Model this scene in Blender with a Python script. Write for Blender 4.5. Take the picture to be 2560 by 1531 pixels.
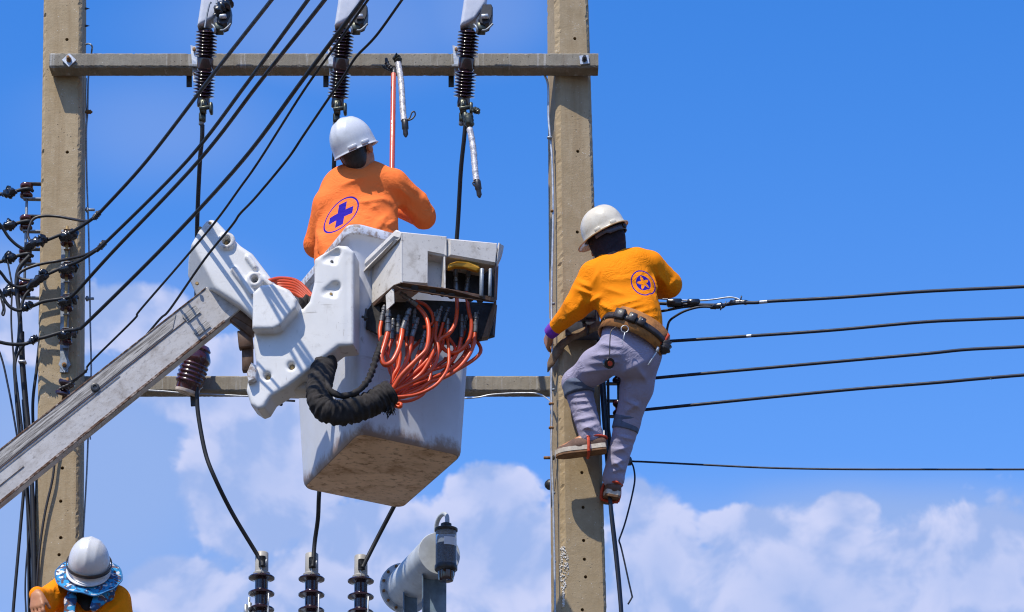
import bpy, math, random
import numpy as np
from mathutils import Vector, Matrix

# ------------------------------------------------------------------ scene, camera
for _o in list(bpy.data.objects):
    bpy.data.objects.remove(_o, do_unlink=True)
scene = bpy.context.scene
col = scene.collection
random.seed(7)
rng = np.random.default_rng(7)

W_PX, H_PX = 2560.0, 1531.0                  # pixel frame used for measuring
PITCH = math.radians(7.7)
CAM = np.array([0.0, -14.0, 1.6])
FPX = 6748.0
SHIFT = FPX * math.tan(math.radians(15.3))   # rise of the lens, in pixels
fwd = np.array([0, math.cos(PITCH), math.sin(PITCH)])
upv = np.array([0, -math.sin(PITCH), math.cos(PITCH)])
rgt = np.array([1.0, 0, 0])

cam_d = bpy.data.cameras.new('camera')
cam = bpy.data.objects.new('camera', cam_d)
col.objects.link(cam)
cam.location = CAM
cam.rotation_euler = (math.pi / 2 + PITCH, 0, 0)
cam_d.sensor_width = 36.0
cam_d.sensor_fit = 'HORIZONTAL'
cam_d.lens = FPX / W_PX * 36.0
cam_d.shift_y = SHIFT / W_PX
cam_d.clip_start = 0.1
cam_d.clip_end = 5000
scene.camera = cam
scene.render.resolution_x = 1024
scene.render.resolution_y = 612
scene.cycles.max_bounces = 6
scene.cycles.filter_width = 1.15
scene.cycles.diffuse_bounces = 3
scene.cycles.glossy_bounces = 3
scene.cycles.transmission_bounces = 5
scene.cycles.caustics_reflective = False
scene.cycles.caustics_refractive = False

# ------------------------------------------------------------------ light and sky
SUN_DIR = np.array([-0.52, -0.80, 1.50])     # towards the sun
SUN_DIR = SUN_DIR / np.linalg.norm(SUN_DIR)
sun_d = bpy.data.lights.new('sun', 'SUN')
sun_d.energy = 5.0
sun_d.angle = math.radians(0.53)
sun_d.color = (1.0, 0.93, 0.80)
sun = bpy.data.objects.new('sun', sun_d)
col.objects.link(sun)
sun.rotation_euler = Vector(SUN_DIR).to_track_quat('Z', 'Y').to_euler()
sun.location = (-6, -9, 20)

world = bpy.data.worlds.new('World')
scene.world = world
world.use_nodes = True
SKY_STRENGTH = 0.12
scene.view_settings.view_transform = 'Standard'
scene.view_settings.look = 'None'
scene.view_settings.exposure = 0.0
scene.view_settings.gamma = 1.0
scene.view_settings.use_curve_mapping = False


def ray(px, py):
    return fwd * FPX + rgt * (px - W_PX / 2) + upv * (H_PX / 2 - py + SHIFT)


def P(px, py, Y):
    """point of the vertical plane y = Y that is seen at this pixel of the photograph"""
    v = ray(px, py)
    return CAM + v * ((Y - CAM[1]) / v[1])


def PZ(px, py, z):
    v = ray(px, py)
    return CAM + v * ((z - CAM[2]) / v[2])


def PP(px, py, O, n):
    v = ray(px, py)
    return CAM + v * (np.dot(O - CAM, n) / np.dot(v, n))


def S(Y):
    """pixels per metre at depth Y"""
    return FPX / ((Y - CAM[1]) * math.cos(PITCH) + 5.94 * math.sin(PITCH))


class G:
    """tiny helper for node graphs"""
    def __init__(self, tree):
        self.t = tree
        tree.nodes.clear()

    def n(self, typ, ins=None, **props):
        nd = self.t.nodes.new(typ)
        for k, v in props.items():
            setattr(nd, k, v)
        if ins:
            for k, v in ins.items():
                self.set(nd, k, v)
        return nd

    def set(self, nd, k, v):
        s = nd.inputs[k]
        if isinstance(v, bpy.types.NodeSocket):
            self.t.links.new(v, s)
        elif isinstance(v, bpy.types.Node):
            self.t.links.new(v.outputs[0], s)
        else:
            if hasattr(s, 'default_value') and not isinstance(v, (int, float)):
                v = tuple(float(x) for x in v)
                if len(v) == 3 and s.type == 'RGBA':
                    v = v + (1.0,)
            s.default_value = v

    def m(self, op, a, b=None, c=None, clamp=False):
        nd = self.t.nodes.new('ShaderNodeMath')
        nd.operation = op
        nd.use_clamp = clamp
        for i, v in enumerate((a, b, c)):
            if v is not None:
                self.set(nd, i, v)
        return nd.outputs[0]

    def vm(self, op, a, b=None):
        nd = self.t.nodes.new('ShaderNodeVectorMath')
        nd.operation = op
        self.set(nd, 0, a)
        if b is not None:
            self.set(nd, 1, b)
        return nd.outputs['Value'] if op in ('DOT_PRODUCT', 'LENGTH') else nd.outputs[0]

    def ramp(self, fac, lo, hi, a=0.0, b=1.0):
        nd = self.t.nodes.new('ShaderNodeMapRange')
        nd.interpolation_type = 'SMOOTHSTEP'
        for k, v in (('Value', fac), ('From Min', lo), ('From Max', hi), ('To Min', a), ('To Max', b)):
            self.set(nd, k, v)
        return nd.outputs[0]

    def mix(self, fac, a, b, mode='MIX'):
        nd = self.t.nodes.new('ShaderNodeMix')
        nd.data_type = 'RGBA'
        nd.blend_type = mode
        self.set(nd, 0, fac)
        self.set(nd, 6, a)
        self.set(nd, 7, b)
        return nd.outputs[2]

    def noise(self, vec, scale, detail=4, rough=0.55, dist=0.0):
        nd = self.t.nodes.new('ShaderNodeTexNoise')
        if vec is not None:
            self.set(nd, 'Vector', vec)
        for k, v in (('Scale', scale), ('Detail', detail), ('Roughness', rough), ('Distortion', dist)):
            self.set(nd, k, v)
        return nd.outputs[0]


# ---- the sky: clear blue with cumulus banks low down and a thin veil to the left
def build_sky():
    g = G(world.node_tree)
    out = g.n('ShaderNodeOutputWorld')
    bg = g.n('ShaderNodeBackground')
    g.t.links.new(bg.outputs[0], out.inputs[0])
    bg.inputs[1].default_value = SKY_STRENGTH
    sky = g.n('ShaderNodeTexSky', sky_type='NISHITA')
    sky.sun_disc = False
    sky.sun_elevation = math.asin(SUN_DIR[2])
    sky.sun_rotation = math.atan2(SUN_DIR[0], SUN_DIR[1])
    sky.altitude = 0
    sky.air_density = 1.0
    sky.dust_density = 0.6
    sky.ozone_density = 3.0
    base = g.n('ShaderNodeHueSaturation', {'Hue': 0.503, 'Saturation': 1.32, 'Value': 1.45, 'Color': sky.outputs[0]}).outputs[0]
    base = g.mix(1.0, base, (0.90, 1.12, 1.39), 'MULTIPLY')
    d = g.n('ShaderNodeTexCoord').outputs['Generated']
    elev = g.vm('DOT_PRODUCT', d, (0, 0, 1))
    warp = g.n('ShaderNodeTexNoise', {'Vector': d, 'Scale': 26.0, 'Detail': 1.0})
    dw = g.vm('ADD', d, g.vm('SCALE', g.vm('SUBTRACT', warp.outputs[1], (0.5, 0.5, 0.5)), None))
    dw.node.inputs[1].links[0].from_node.inputs['Scale'].default_value = 0.018
    n1 = g.noise(dw, 34, 4, 0.58)
    n2 = g.noise(dw, 100, 3, 0.62)
    soft = g.noise(d, 9, 2, 0.5)

    # flat map of the sky round the middle of the view, in units of one pixel of the photograph
    c0 = ray(W_PX / 2, H_PX / 2); c0 = c0 / np.linalg.norm(c0)
    r0 = np.cross(c0, (0, 0, 1)); r0 /= np.linalg.norm(r0)
    u0 = np.cross(r0, c0)
    KM = 7100.0
    wz = g.vm('DOT_PRODUCT', d, c0)
    iw = g.m('DIVIDE', KM, g.m('MAXIMUM', wz, 0.06))
    pm = g.n('ShaderNodeCombineXYZ', {0: g.m('MULTIPLY', g.vm('DOT_PRODUCT', d, r0), iw), 1: g.m('MULTIPLY', g.vm('DOT_PRODUCT', d, u0), iw),
                                      2: g.m('MULTIPLY', g.m('LESS_THAN', wz, 0.1), 90000.0)}).outputs[0]

    def lobes(lst):
        acc = None
        for (px, py, a, b) in lst:
            c = ray(px, py); c = c / np.linalg.norm(c)
            q = c @ c0
            x0, y0 = KM * (c @ r0) / q, KM * (c @ u0) / q
            nd = g.t.nodes.new('ShaderNodeVectorMath'); nd.operation = 'MULTIPLY_ADD'
            g.set(nd, 0, pm); g.set(nd, 1, (1 / a, 1 / b, 1 / a)); g.set(nd, 2, (-x0 / a, -y0 / b, 0))
            val = g.vm('LENGTH', nd.outputs[0])
            acc = val if acc is None else g.m('SMOOTH_MIN', acc, val, 0.12)
        return g.m('SUBTRACT', 1.0, acc)

    crisp = lobes([
        (2010, 1470, 360, 250), (2450, 1440, 420, 215), (1640, 1420, 140, 240), (1585, 1280, 70, 110),
        (2110, 1280, 110, 65), (1880, 1330, 170, 80), (1700, 1620, 600, 190),
        (1180, 1400, 400, 200), (1240, 1230, 150, 90), (960, 1340, 260, 120), (860, 1500, 360, 170),
        (330, 790, 190, 100), (60, 800, 200, 110), (590, 960, 300, 150), (650, 1180, 260, 280), (440, 1480, 170, 110),
        (3100, 1420, 420, 210), (-420, 1300, 360, 200),
    ])
    bil = g.m('ABSOLUTE', g.m('MULTIPLY_ADD', n1, 2.0, -1.0))          # rounded heaps with creases between
    m1 = g.m('ADD', crisp, g.m('MULTIPLY', g.m('SUBTRACT', n1, 0.5), 0.75))
    m1 = g.m('ADD', m1, g.m('MULTIPLY', g.m('SUBTRACT', bil, 0.22), 0.42))
    m1 = g.m('ADD', m1, g.m('MULTIPLY', g.m('SUBTRACT', n2, 0.5), 0.30))
    a1 = g.ramp(m1, 0.0, 0.21)
    # cover that goes on round the rest of the horizon
    far = g.m('SUBTRACT', g.noise(d, 2.7, 2, 0.55), g.m('MULTIPLY', elev, 0.75))
    a_far = g.ramp(far, 0.34, 0.46)
    veil = lobes([(250, 1230, 950, 620), (640, 1560, 1100, 460), (1500, 1640, 1500, 460), (2250, 1330, 600, 170), (0, 820, 330, 260)])
    wisp = lobes([(800, 60, 560, 190), (420, 330, 420, 190), (1200, 30, 260, 170)])
    m2 = g.m('ADD', veil, g.m('MULTIPLY', g.m('SUBTRACT', soft, 0.5), 0.9))
    a2 = g.ramp(m2, -0.12, 0.75)
    a3 = g.ramp(g.m('ADD', wisp, g.m('MULTIPLY', g.m('SUBTRACT', soft, 0.5), 0.9)), -0.12, 0.95)
    n1s = g.noise(g.vm('ADD', dw, (-0.004, 0.0, 0.011)), 34, 2, 0.56)
    lit = g.ramp(g.m('ADD', g.m('MULTIPLY', g.m('SUBTRACT', n1, n1s), 2.6), g.m('MULTIPLY', n2, 0.5)), -0.10, 0.62)
    lit = g.m('MULTIPLY', lit, g.ramp(m1, 1.1, 0.15, 0.45, 1.0))
    k = 1.0 / SKY_STRENGTH
    c_cloud = g.mix(lit, (0.35 * k, 0.48 * k, 0.84 * k), (0.63 * k, 0.68 * k, 0.95 * k))
    base = g.mix(g.ramp(elev, 0.50, 0.20, 0.0, 0.34), base, (0.30 * k, 0.42 * k, 0.70 * k))
    c = g.mix(g.m('MULTIPLY', a3, 0.30), base, (0.36 * k, 0.48 * k, 0.82 * k))
    c = g.mix(g.m('MULTIPLY', a2, 0.80), c, (0.33 * k, 0.47 * k, 0.82 * k))
    c = g.mix(g.m('MULTIPLY', a_far, 0.8), c, c_cloud)
    c = g.mix(g.m('MULTIPLY', a1, 0.93), c, c_cloud)
    g.t.links.new(c, bg.inputs[0])


build_sky()
world.cycles.sampling_method = 'MANUAL'
world.cycles.sample_map_resolution = 384

# ------------------------------------------------------------------ mesh helpers
def A(v):
    return np.asarray(v, dtype=float)


def unit(v):
    v = A(v)
    return v / (np.linalg.norm(v) + 1e-12)


def root_of(o):
    """world origin of an object whose parents carry no rotation"""
    p = np.zeros(3)
    while o is not None:
        p += A(o.location)
        o = o.parent
    return p


def tag(o, label=None, cat=None, group=None, kind=None):
    for k, v in (('label', label), ('category', cat), ('group', group), ('kind', kind)):
        if v:
            o[k] = v
    return o


def empty(name, loc, label, cat, group=None):
    o = bpy.data.objects.new(name, None)
    o.empty_display_size = 0.1
    col.objects.link(o)
    o.location = tuple(float(x) for x in loc)
    return tag(o, label, cat, group)


def obj(name, vf, mat, parent=None, smooth=True, frame=None, label=None, angle=50):
    """one mesh object from (verts, faces) given in world coordinates"""
    V, F = vf
    V = A(V).reshape(-1, 3)
    me = bpy.data.meshes.new(name)
    base = root_of(parent) if parent else np.zeros(3)
    if frame is not None:
        Rm, O = frame
        V = (V - O) @ Rm
    elif parent is None:
        lo, hi = V.min(0), V.max(0)
        O = A([(lo[0] + hi[0]) / 2, (lo[1] + hi[1]) / 2, lo[2]])
        V = V - O
    else:
        O = base
        V = V - base
    me.from_pydata(V.tolist(), [], [list(map(int, f)) for f in F])
    me.update()
    o = bpy.data.objects.new(name, me)
    col.objects.link(o)
    if parent:
        o.parent = parent
    if frame is not None:
        M4 = Matrix(Rm.tolist()).to_4x4()
        M4.translation = Vector((O - base).tolist())
        o.matrix_basis = M4
    else:
        o.location = tuple((O - base).tolist())
    if smooth:
        me.shade_smooth()
        if angle < 180:
            me.set_sharp_from_angle(angle=math.radians(angle))
    if mat:
        me.materials.append(mat)
    if label:
        o['label'] = label
    return o


def join(*parts):
    V, F, k = [], [], 0
    for v, f in parts:
        v = A(v).reshape(-1, 3)
        V.append(v)
        F += [[i + k for i in q] for q in f]
        k += len(v)
    return np.vstack(V), F


def catmull(pts, n=8):
    pts = A(pts)
    if len(pts) < 3:
        t = np.linspace(0, 1, n + 1)[:, None]
        return pts[0] * (1 - t) + pts[-1] * t
    q = np.vstack([2 * pts[0] - pts[1], pts, 2 * pts[-1] - pts[-2]])
    out = []
    for i in range(1, len(q) - 2):
        p0, p1, p2, p3 = q[i - 1:i + 3]
        for t in np.linspace(0, 1, n, endpoint=False):
            out.append(0.5 * ((2 * p1) + (-p0 + p2) * t + (2 * p0 - 5 * p1 + 4 * p2 - p3) * t * t + (-p0 + 3 * p1 - 3 * p2 + p3) * t ** 3))
    out.append(q[-2])
    return A(out)


def tube(pts, r, n=8, jit=0.0, flat=None):
    """swept tube; r is a number or one radius per point; flat=(axis, factor) squashes it"""
    pts = A(pts)
    m = len(pts)
    r = np.broadcast_to(A(r), (m,)) if np.ndim(r) else np.full(m, float(r))
    T = np.gradient(pts, axis=0)
    T /= np.linalg.norm(T, axis=1)[:, None] + 1e-12
    ref = A([0, 0, 1]) if abs(T[0][2]) < 0.9 else A([1, 0, 0])
    u = unit(np.cross(T[0], ref))
    V = []
    for i in range(m):
        u = unit(u - T[i] * np.dot(u, T[i]))
        w = np.cross(T[i], u)
        for k in range(n):
            a = 2 * math.pi * k / n
            rr = r[i] * (1 + (random.uniform(-jit, jit) if jit else 0))
            V.append(pts[i] + (u * math.cos(a) + w * math.sin(a)) * rr)
    F = []
    for i in range(m - 1):
        for k in range(n):
            F.append([i * n + k, i * n + (k + 1) % n, (i + 1) * n + (k + 1) % n, (i + 1) * n + k])
    F.append(list(range(n))[::-1])
    F.append(list(range((m - 1) * n, m * n)))
    return A(V), F


def wire(pts, r, n=8, seg=8):
    return tube(catmull(pts, seg), r, n)


def lump(pts, r, jit=0.22, n=10, seg=5):
    """a bulky, uneven wrap of tape about a path"""
    c = catmull(pts, seg)
    t = np.linspace(0, 1, len(c))
    prof = np.clip(np.minimum(t, 1 - t) * 6, 0.45, 1.0) * (1 + 0.16 * np.sin(t * 31 + random.random() * 6))
    return tube(c, r * prof, n, jit)


def basis(axis):
    w = unit(axis)
    ref = A([0, 1, 0]) if abs(w[1]) < 0.9 else A([1, 0, 0])
    u = unit(np.cross(ref, w))
    v = np.cross(w, u)
    return u, v, w


def lathe(prof, O, axis=(0, 0, 1), n=24, arc=None):
    """surface of revolution; prof is [(radius, height)] along axis from O"""
    u, v, w = basis(axis)
    O = A(O)
    V, F = [], []
    for (r, h) in prof:
        for k in range(n):
            a = 2 * math.pi * k / n
            V.append(O + w * h + (u * math.cos(a) + v * math.sin(a)) * r)
    m = len(prof)
    for i in range(m - 1):
        for k in range(n):
            F.append([i * n + k, i * n + (k + 1) % n, (i + 1) * n + (k + 1) % n, (i + 1) * n + k])
    if prof[0][0] > 1e-5:
        F.append(list(range(n))[::-1])
    if prof[-1][0] > 1e-5:
        F.append(list(range((m - 1) * n, m * n)))
    return A(V), F


def rod(a, b, r, n=12, bev=0.15):
    a, b = A(a), A(b)
    L = np.linalg.norm(b - a)
    e = min(r * bev * 2, L * 0.2)
    return lathe([(r - e, 0), (r, e), (r, L - e), (r - e, L)], a, b - a, n)


def box(c, size, R=None, bev=0.004):
    """box with chamfered edges; R has the three axes as columns"""
    c = A(c)
    h = A(size) / 2
    R = np.eye(3) if R is None else A(R)
    b = min(bev, h.min() * 0.6)
    V, idx = [], {}
    for sx in (-1, 1):
        for sy in (-1, 1):
            for sz in (-1, 1):
                s = A([sx, sy, sz])
                for ax in range(3):
                    q = s * (h - b)
                    q[ax] = s[ax] * h[ax]
                    idx[(sx, sy, sz, ax)] = len(V)
                    V.append(c + R @ q)
    F = []
    for ax in range(3):
        o1, o2 = [(1, 2), (2, 0), (0, 1)][ax]
        for s in (-1, 1):
            q = []
            for (p1, p2) in ((-1, -1), (1, -1), (1, 1), (-1, 1)):
                k = [0, 0, 0]
                k[ax], k[o1], k[o2] = s, p1, p2
                q.append(idx[(k[0], k[1], k[2], ax)])
            F.append(q if s > 0 else q[::-1])
    for ax in range(3):
        o1, o2 = [(1, 2), (2, 0), (0, 1)][ax]
        for s1 in (-1, 1):
            for s2 in (-1, 1):
                q = []
                for (s, a2) in ((-1, o1), (1, o1), (1, o2), (-1, o2)):
                    k = [0, 0, 0]
                    k[ax], k[o1], k[o2] = s, s1, s2
                    q.append(idx[(k[0], k[1], k[2], a2)])
                F.append(q if s1 * s2 < 0 else q[::-1])
    for sx in (-1, 1):
        for sy in (-1, 1):
            for sz in (-1, 1):
                q = [idx[(sx, sy, sz, a)] for a in range(3)]
                F.append(q if sx * sy * sz > 0 else q[::-1])
    return A(V), F


def beam(a, b, w, d, wdir, bev=0.004):
    """box from a to b, w wide along wdir"""
    a, b = A(a), A(b)
    z = unit(b - a)
    x = unit(A(wdir) - z * np.dot(wdir, z))
    y = np.cross(z, x)
    return box((a + b) / 2, (w, d, np.linalg.norm(b - a)), np.stack([x, y, z], 1), bev)


def prism(poly, back, bev=0.004):
    """polygon of world points pushed along the vector back, front edge chamfered"""
    Q = A(poly)
    n = len(Q)
    back = A(back)
    c = Q.mean(0)
    nb = unit(back)
    E = []
    for i in range(n):
        t1 = unit(Q[i] - Q[i - 1]); t2 = unit(Q[(i + 1) % n] - Q[i])
        m = unit(np.cross(t1, nb) + np.cross(t2, nb))
        E.append(m)
    E = A(E)
    if np.sum(E * (Q - c)) < 0:
        E = -E
    rings = [Q - E * bev, Q + nb * bev, Q + back - nb * bev, Q + back - E * bev]
    V = np.vstack(rings)
    F = []
    for i in range(3):
        for k in range(n):
            F.append([i * n + k, i * n + (k + 1) % n, (i + 1) * n + (k + 1) % n, (i + 1) * n + k])
    F.append(list(range(n))[::-1])
    F.append(list(range(3 * n, 4 * n)))
    nn = np.cross(Q[1] - Q[0], Q[2] - Q[1])
    # consistent outward orientation
    area = sum(np.dot(np.cross(Q[i] - c, Q[(i + 1) % n] - c), nb) for i in range(n))
    if area < 0:
        F = [f[::-1] for f in F]
    return V, F


def hexbolt(O, axis, r, h):
    return lathe([(r * 0.86, 0), (r, h * 0.15), (r, h * 0.85), (r * 0.8, h)], O, axis, 6)


# ------------------------------------------------------------------ moulded and cloth shapes from distance fields
def sdf_mesh(fn, lo, hi, h):
    lo = A(lo); hi = A(hi)
    nc = np.ceil((hi - lo) / (4 * h)).astype(int) + 1
    ax = [lo[i] + 4 * h * np.arange(nc[i] + 1) for i in range(3)]
    C = np.stack(np.meshgrid(*ax, indexing='ij'), -1).reshape(-1, 3).astype(np.float32)
    D = fn(C).reshape(nc + 1)
    act = np.zeros(nc, bool)
    for i in (0, 1):
        for j in (0, 1):
            for k in (0, 1):
                act |= np.abs(D[i:nc[0] + i, j:nc[1] + j, k:nc[2] + k]) < 4 * h * 2.1
    nf = nc * 4 + 1
    vals = np.repeat(np.repeat(np.repeat(D, 4, 0), 4, 1), 4, 2)[:nf[0], :nf[1], :nf[2]].astype(np.float32)
    mk = np.repeat(np.repeat(np.repeat(act, 4, 0), 4, 1), 4, 2)
    mask = np.zeros(nf, bool)
    for i in (0, 1):
        for j in (0, 1):
            for k in (0, 1):
                mask[i:i + nf[0] - 1, j:j + nf[1] - 1, k:k + nf[2] - 1] |= mk
    ii = np.argwhere(mask)
    vals[mask] = fn((lo + ii * h).astype(np.float32))
    s = vals < 0
    cnt = np.zeros(nf - 1, np.int8)
    cr = [(i, j, k) for i in (0, 1) for j in (0, 1) for k in (0, 1)]
    sl = lambda a, c: a[c[0]:nf[0] - 1 + c[0], c[1]:nf[1] - 1 + c[1], c[2]:nf[2] - 1 + c[2]]
    for c in cr:
        cnt += sl(s, c)
    am = (cnt > 0) & (cnt < 8)
    ijk = np.argwhere(am)
    idx = np.full(nf - 1, -1, np.int64)
    idx[am] = np.arange(len(ijk))
    acc = np.zeros((len(ijk), 3)); num = np.zeros(len(ijk))
    cv = {c: vals[ijk[:, 0] + c[0], ijk[:, 1] + c[1], ijk[:, 2] + c[2]] for c in cr}
    for a in cr:
        for d in range(3):
            if a[d]:
                continue
            b = list(a); b[d] = 1; b = tuple(b)
            va, vb = cv[a], cv[b]
            m = (va < 0) != (vb < 0)
            t = np.where(m, va / np.where(m, va - vb, 1), 0)
            p = A(a)[None, :].repeat(len(ijk), 0)
            p[:, d] += t
            acc += p * m[:, None]; num += m
    V = lo + (ijk + acc / num[:, None]) * h
    F = []
    for d in range(3):
        e, f = (d + 1) % 3, (d + 2) % 3
        s0 = [slice(1, n - 1) for n in nf]; s1 = [slice(1, n - 1) for n in nf]
        s0[d] = slice(0, nf[d] - 1); s1[d] = slice(1, nf[d])
        df = s[tuple(s0)] != s[tuple(s1)]
        q = np.argwhere(df)
        off = A([1, 1, 1]).astype(int); off[d] = 0
        q = q + off
        inside = s[q[:, 0], q[:, 1], q[:, 2]]
        def cell(de, df_):
            w = q.copy(); w[:, e] += de; w[:, f] += df_
            return idx[w[:, 0], w[:, 1], w[:, 2]]
        quad = np.stack([cell(-1, -1), cell(0, -1), cell(0, 0), cell(-1, 0)], 1)
        quad[~inside] = quad[~inside][:, ::-1]
        F.append(quad)
    F = np.vstack(F)
    F = F[(F >= 0).all(1)]
    return V, F.tolist()


def smin(a, b, k):
    if k <= 0:
        return np.minimum(a, b)
    h = np.clip(0.5 + 0.5 * (b - a) / k, 0, 1)
    return b + (a - b) * h - k * h * (1 - h)


def smax(a, b, k):
    return -smin(-a, -b, k)


def d_seg(p, a, b):
    a = np.asarray(a, np.float32); b = np.asarray(b, np.float32)
    ab = b - a
    t = np.clip(((p - a) @ ab) / max(float(ab @ ab), 1e-9), 0, 1)
    return p - a - t[:, None] * ab, t


def cap(a, b, ra, rb=None, flat=None):
    """tapered capsule; flat = (direction, factor<1) makes it oval"""
    rb = ra if rb is None else rb
    def f(p):
        v, t = d_seg(p, a, b)
        r = ra + (rb - ra) * t
        if flat is not None:
            n = np.asarray(unit(flat[0]), np.float32); k = flat[1]
            v = v + (v @ n)[:, None] * n * (1 / k - 1)
            return (np.sqrt((v * v).sum(1)) - r) * (0.5 + 0.5 * k)
        return np.sqrt((v * v).sum(1)) - r
    return f


def ell(c, r, R=None):
    c = np.asarray(c, np.float32); r = np.asarray(r, np.float32)
    def f(p):
        q = p - c
        if R is not None:
            q = q @ np.asarray(R, np.float32)
        k = np.sqrt(((q / r) ** 2).sum(1))
        return (k - 1) * float(r.min()) * (0.5 + 0.5 * float(r.max() / r.min()) ** 0.5)
    return f


class Blob:
    """smooth union of parts, with raised folds and pressed-in hollows"""
    def __init__(self, k=0.03):
        self.k = k; self.pos = []; self.neg = []; self.fold = []; self.wr = []

    def add(self, f, k=None):
        self.pos.append((f, self.k if k is None else k)); return self

    def cut(self, f, k=0.01):
        self.neg.append((f, k)); return self

    def folds(self, lst):
        self.fold += lst; return self

    def __call__(self, p):
        d = None
        for f, k in self.pos:
            e = f(p)
            d = e if d is None else smin(d, e, k)
        for f, k in self.neg:
            d = smax(d, -f(p), k)
        for (a, b, w, amp) in self.fold:
            v, t = d_seg(p, a, b)
            vw = np.asarray(unit((A(a) + A(b)) / 2 - CAM), np.float32)
            dp = v @ vw
            v = v - dp[:, None] * vw
            q = (v * v).sum(1) / (w * w * 1.7) + (dp / 0.16) ** 4
            d = d - 2.1 * amp * np.exp(-q ** 0.68) * np.sin(np.clip(t * 0.86 + 0.07, 0, 1) * math.pi) ** 0.6
        for (dirv, freq, amp, ph, c, rad) in self.wr:
            dv = np.asarray(unit(dirv), np.float32)
            q = p @ dv
            o1 = np.asarray(unit(np.cross(dv, [0.3, 0.5, 0.8])), np.float32)
            warp = 0.9 * np.sin(p @ o1 * 19 + ph) + 0.7 * np.sin(p @ np.roll(o1, 1) * 31 + ph * 2)
            ridge = 1 - np.abs(np.sin(q * freq + warp + ph))
            am = amp * (0.55 + 0.45 * np.sin(p @ o1 * 13 + ph * 3))
            mask = np.exp(-((p - np.asarray(c, np.float32)) ** 2).sum(1) / (rad * rad)) if c is not None else 1
            d = d - am * ridge ** 2 * mask
        return d

    def mesh(self, lo, hi, h):
        return sdf_mesh(self, lo, hi, h)

    def mesh_auto(self, pts, pad, h):
        q = A(pts)
        return sdf_mesh(self, q.min(0) - pad, q.max(0) + pad, h)


def poly_sdf(poly, O, ex, ey, en, half, rnd):
    """rounded slab with the outline poly (2-D), centred on O, half thick along en"""
    q = np.asarray(poly, np.float32)
    O = np.asarray(O, np.float32)
    B = np.stack([ex, ey, en], 1).astype(np.float32)
    def f(p):
        L = (p - O) @ B
        x = L[:, :2]
        d = np.full(len(x), 1e9, np.float32); s = np.ones(len(x), np.float32)
        n = len(q)
        for i in range(n):
            a, b = q[i], q[i - 1]
            e = b - a; w = x - a
            t = np.clip((w @ e) / (e @ e), 0, 1)
            bb = w - t[:, None] * e
            d = np.minimum(d, (bb * bb).sum(1))
            c1 = x[:, 1] >= a[1]; c2 = x[:, 1] < b[1]; c3 = e[0] * w[:, 1] > e[1] * w[:, 0]
            flip = (c1 & c2 & c3) | (~c1 & ~c2 & ~c3)
            s = np.where(flip, -s, s)
        d2 = s * np.sqrt(d) + rnd
        dz = np.abs(L[:, 2]) - half + rnd
        return np.minimum(np.maximum(d2, dz), 0) + np.sqrt(np.maximum(d2, 0) ** 2 + np.maximum(dz, 0) ** 2) - rnd
    return f


# ------------------------------------------------------------------ materials
def new_mat(name):
    m = bpy.data.materials.new(name)
    m.use_nodes = True
    g = G(m.node_tree)
    out = g.n('ShaderNodeOutputMaterial')
    b = g.n('ShaderNodeBsdfPrincipled')
    g.t.links.new(b.outputs[0], out.inputs[0])
    return m, g, b


def obco(g, scale=(1, 1, 1)):
    tc = g.n('ShaderNodeTexCoord').outputs['Object']
    if scale == (1, 1, 1):
        return tc
    return g.vm('MULTIPLY', tc, scale)


def bump(g, b, h, strength, dist=0.004):
    nd = g.n('ShaderNodeBump', {'Strength': strength, 'Distance': dist, 'Height': h})
    g.t.links.new(nd.outputs[0], b.inputs['Normal'])


def M(name, c, rough=0.5, metal=0.0, var=0.25, scale=18, bmp=0.15, bscale=120, coat=0.0, dirt=None, dirt_amt=0.4, spec=0.5):
    m, g, b = new_mat(name)
    co = obco(g)
    n = g.noise(co, scale, 6, 0.6)
    lo = [x * (1 - var) for x in c]; hi = [min(1, x * (1 + var)) for x in c]
    cc = g.mix(g.ramp(n, 0.3, 0.7), lo, hi)
    if dirt:
        n2 = g.noise(co, scale * 1.7, 9, 0.68)
        cc = g.mix(g.m('MULTIPLY', g.ramp(n2, 0.52, 0.72), dirt_amt), cc, dirt)
    g.set(b, 'Base Color', cc)
    g.set(b, 'Roughness', g.ramp(g.noise(co, scale * 3, 4), 0.2, 0.8, max(0.03, rough - 0.1), min(1, rough + 0.12)))
    g.set(b, 'Metallic', metal)
    g.set(b, 'Coat Weight', coat)
    g.set(b, 'Coat Roughness', 0.06)
    g.set(b, 'Specular IOR Level', spec)
    if bmp:
        bump(g, b, g.noise(co, bscale, 4, 0.6), bmp, 0.003)
    return m


def crease(g, b, co, k=0.24):
    """small creases and weave of cotton cloth"""
    g.set(b, 'Specular IOR Level', 0.15)
    n = g.noise(g.vm('MULTIPLY', co, (1, 1, 1.5)), 13, 3, 0.5, 1.6)
    rid = g.m('SUBTRACT', 1.0, g.m('ABSOLUTE', g.m('MULTIPLY_ADD', n, 2.0, -1.0)))
    rid = g.m('POWER', rid, 3.0)
    big = g.noise(co, 6, 2, 0.5, 0.8)
    h = g.m('ADD', g.m('MULTIPLY', rid, g.ramp(big, 0.35, 0.65)), g.m('MULTIPLY', g.noise(co, 300, 2), 0.06))
    bump(g, b, h, k, 0.016)


def cloth(name, c):
    m, g, b = new_mat(name)
    co = obco(g)
    n = g.noise(co, 9, 5, 0.6)
    g.set(b, 'Base Color', g.mix(g.ramp(n, 0.3, 0.7), [x * 0.86 for x in c], c))
    g.set(b, 'Roughness', 0.88)
    crease(g, b, co)
    return m


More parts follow.
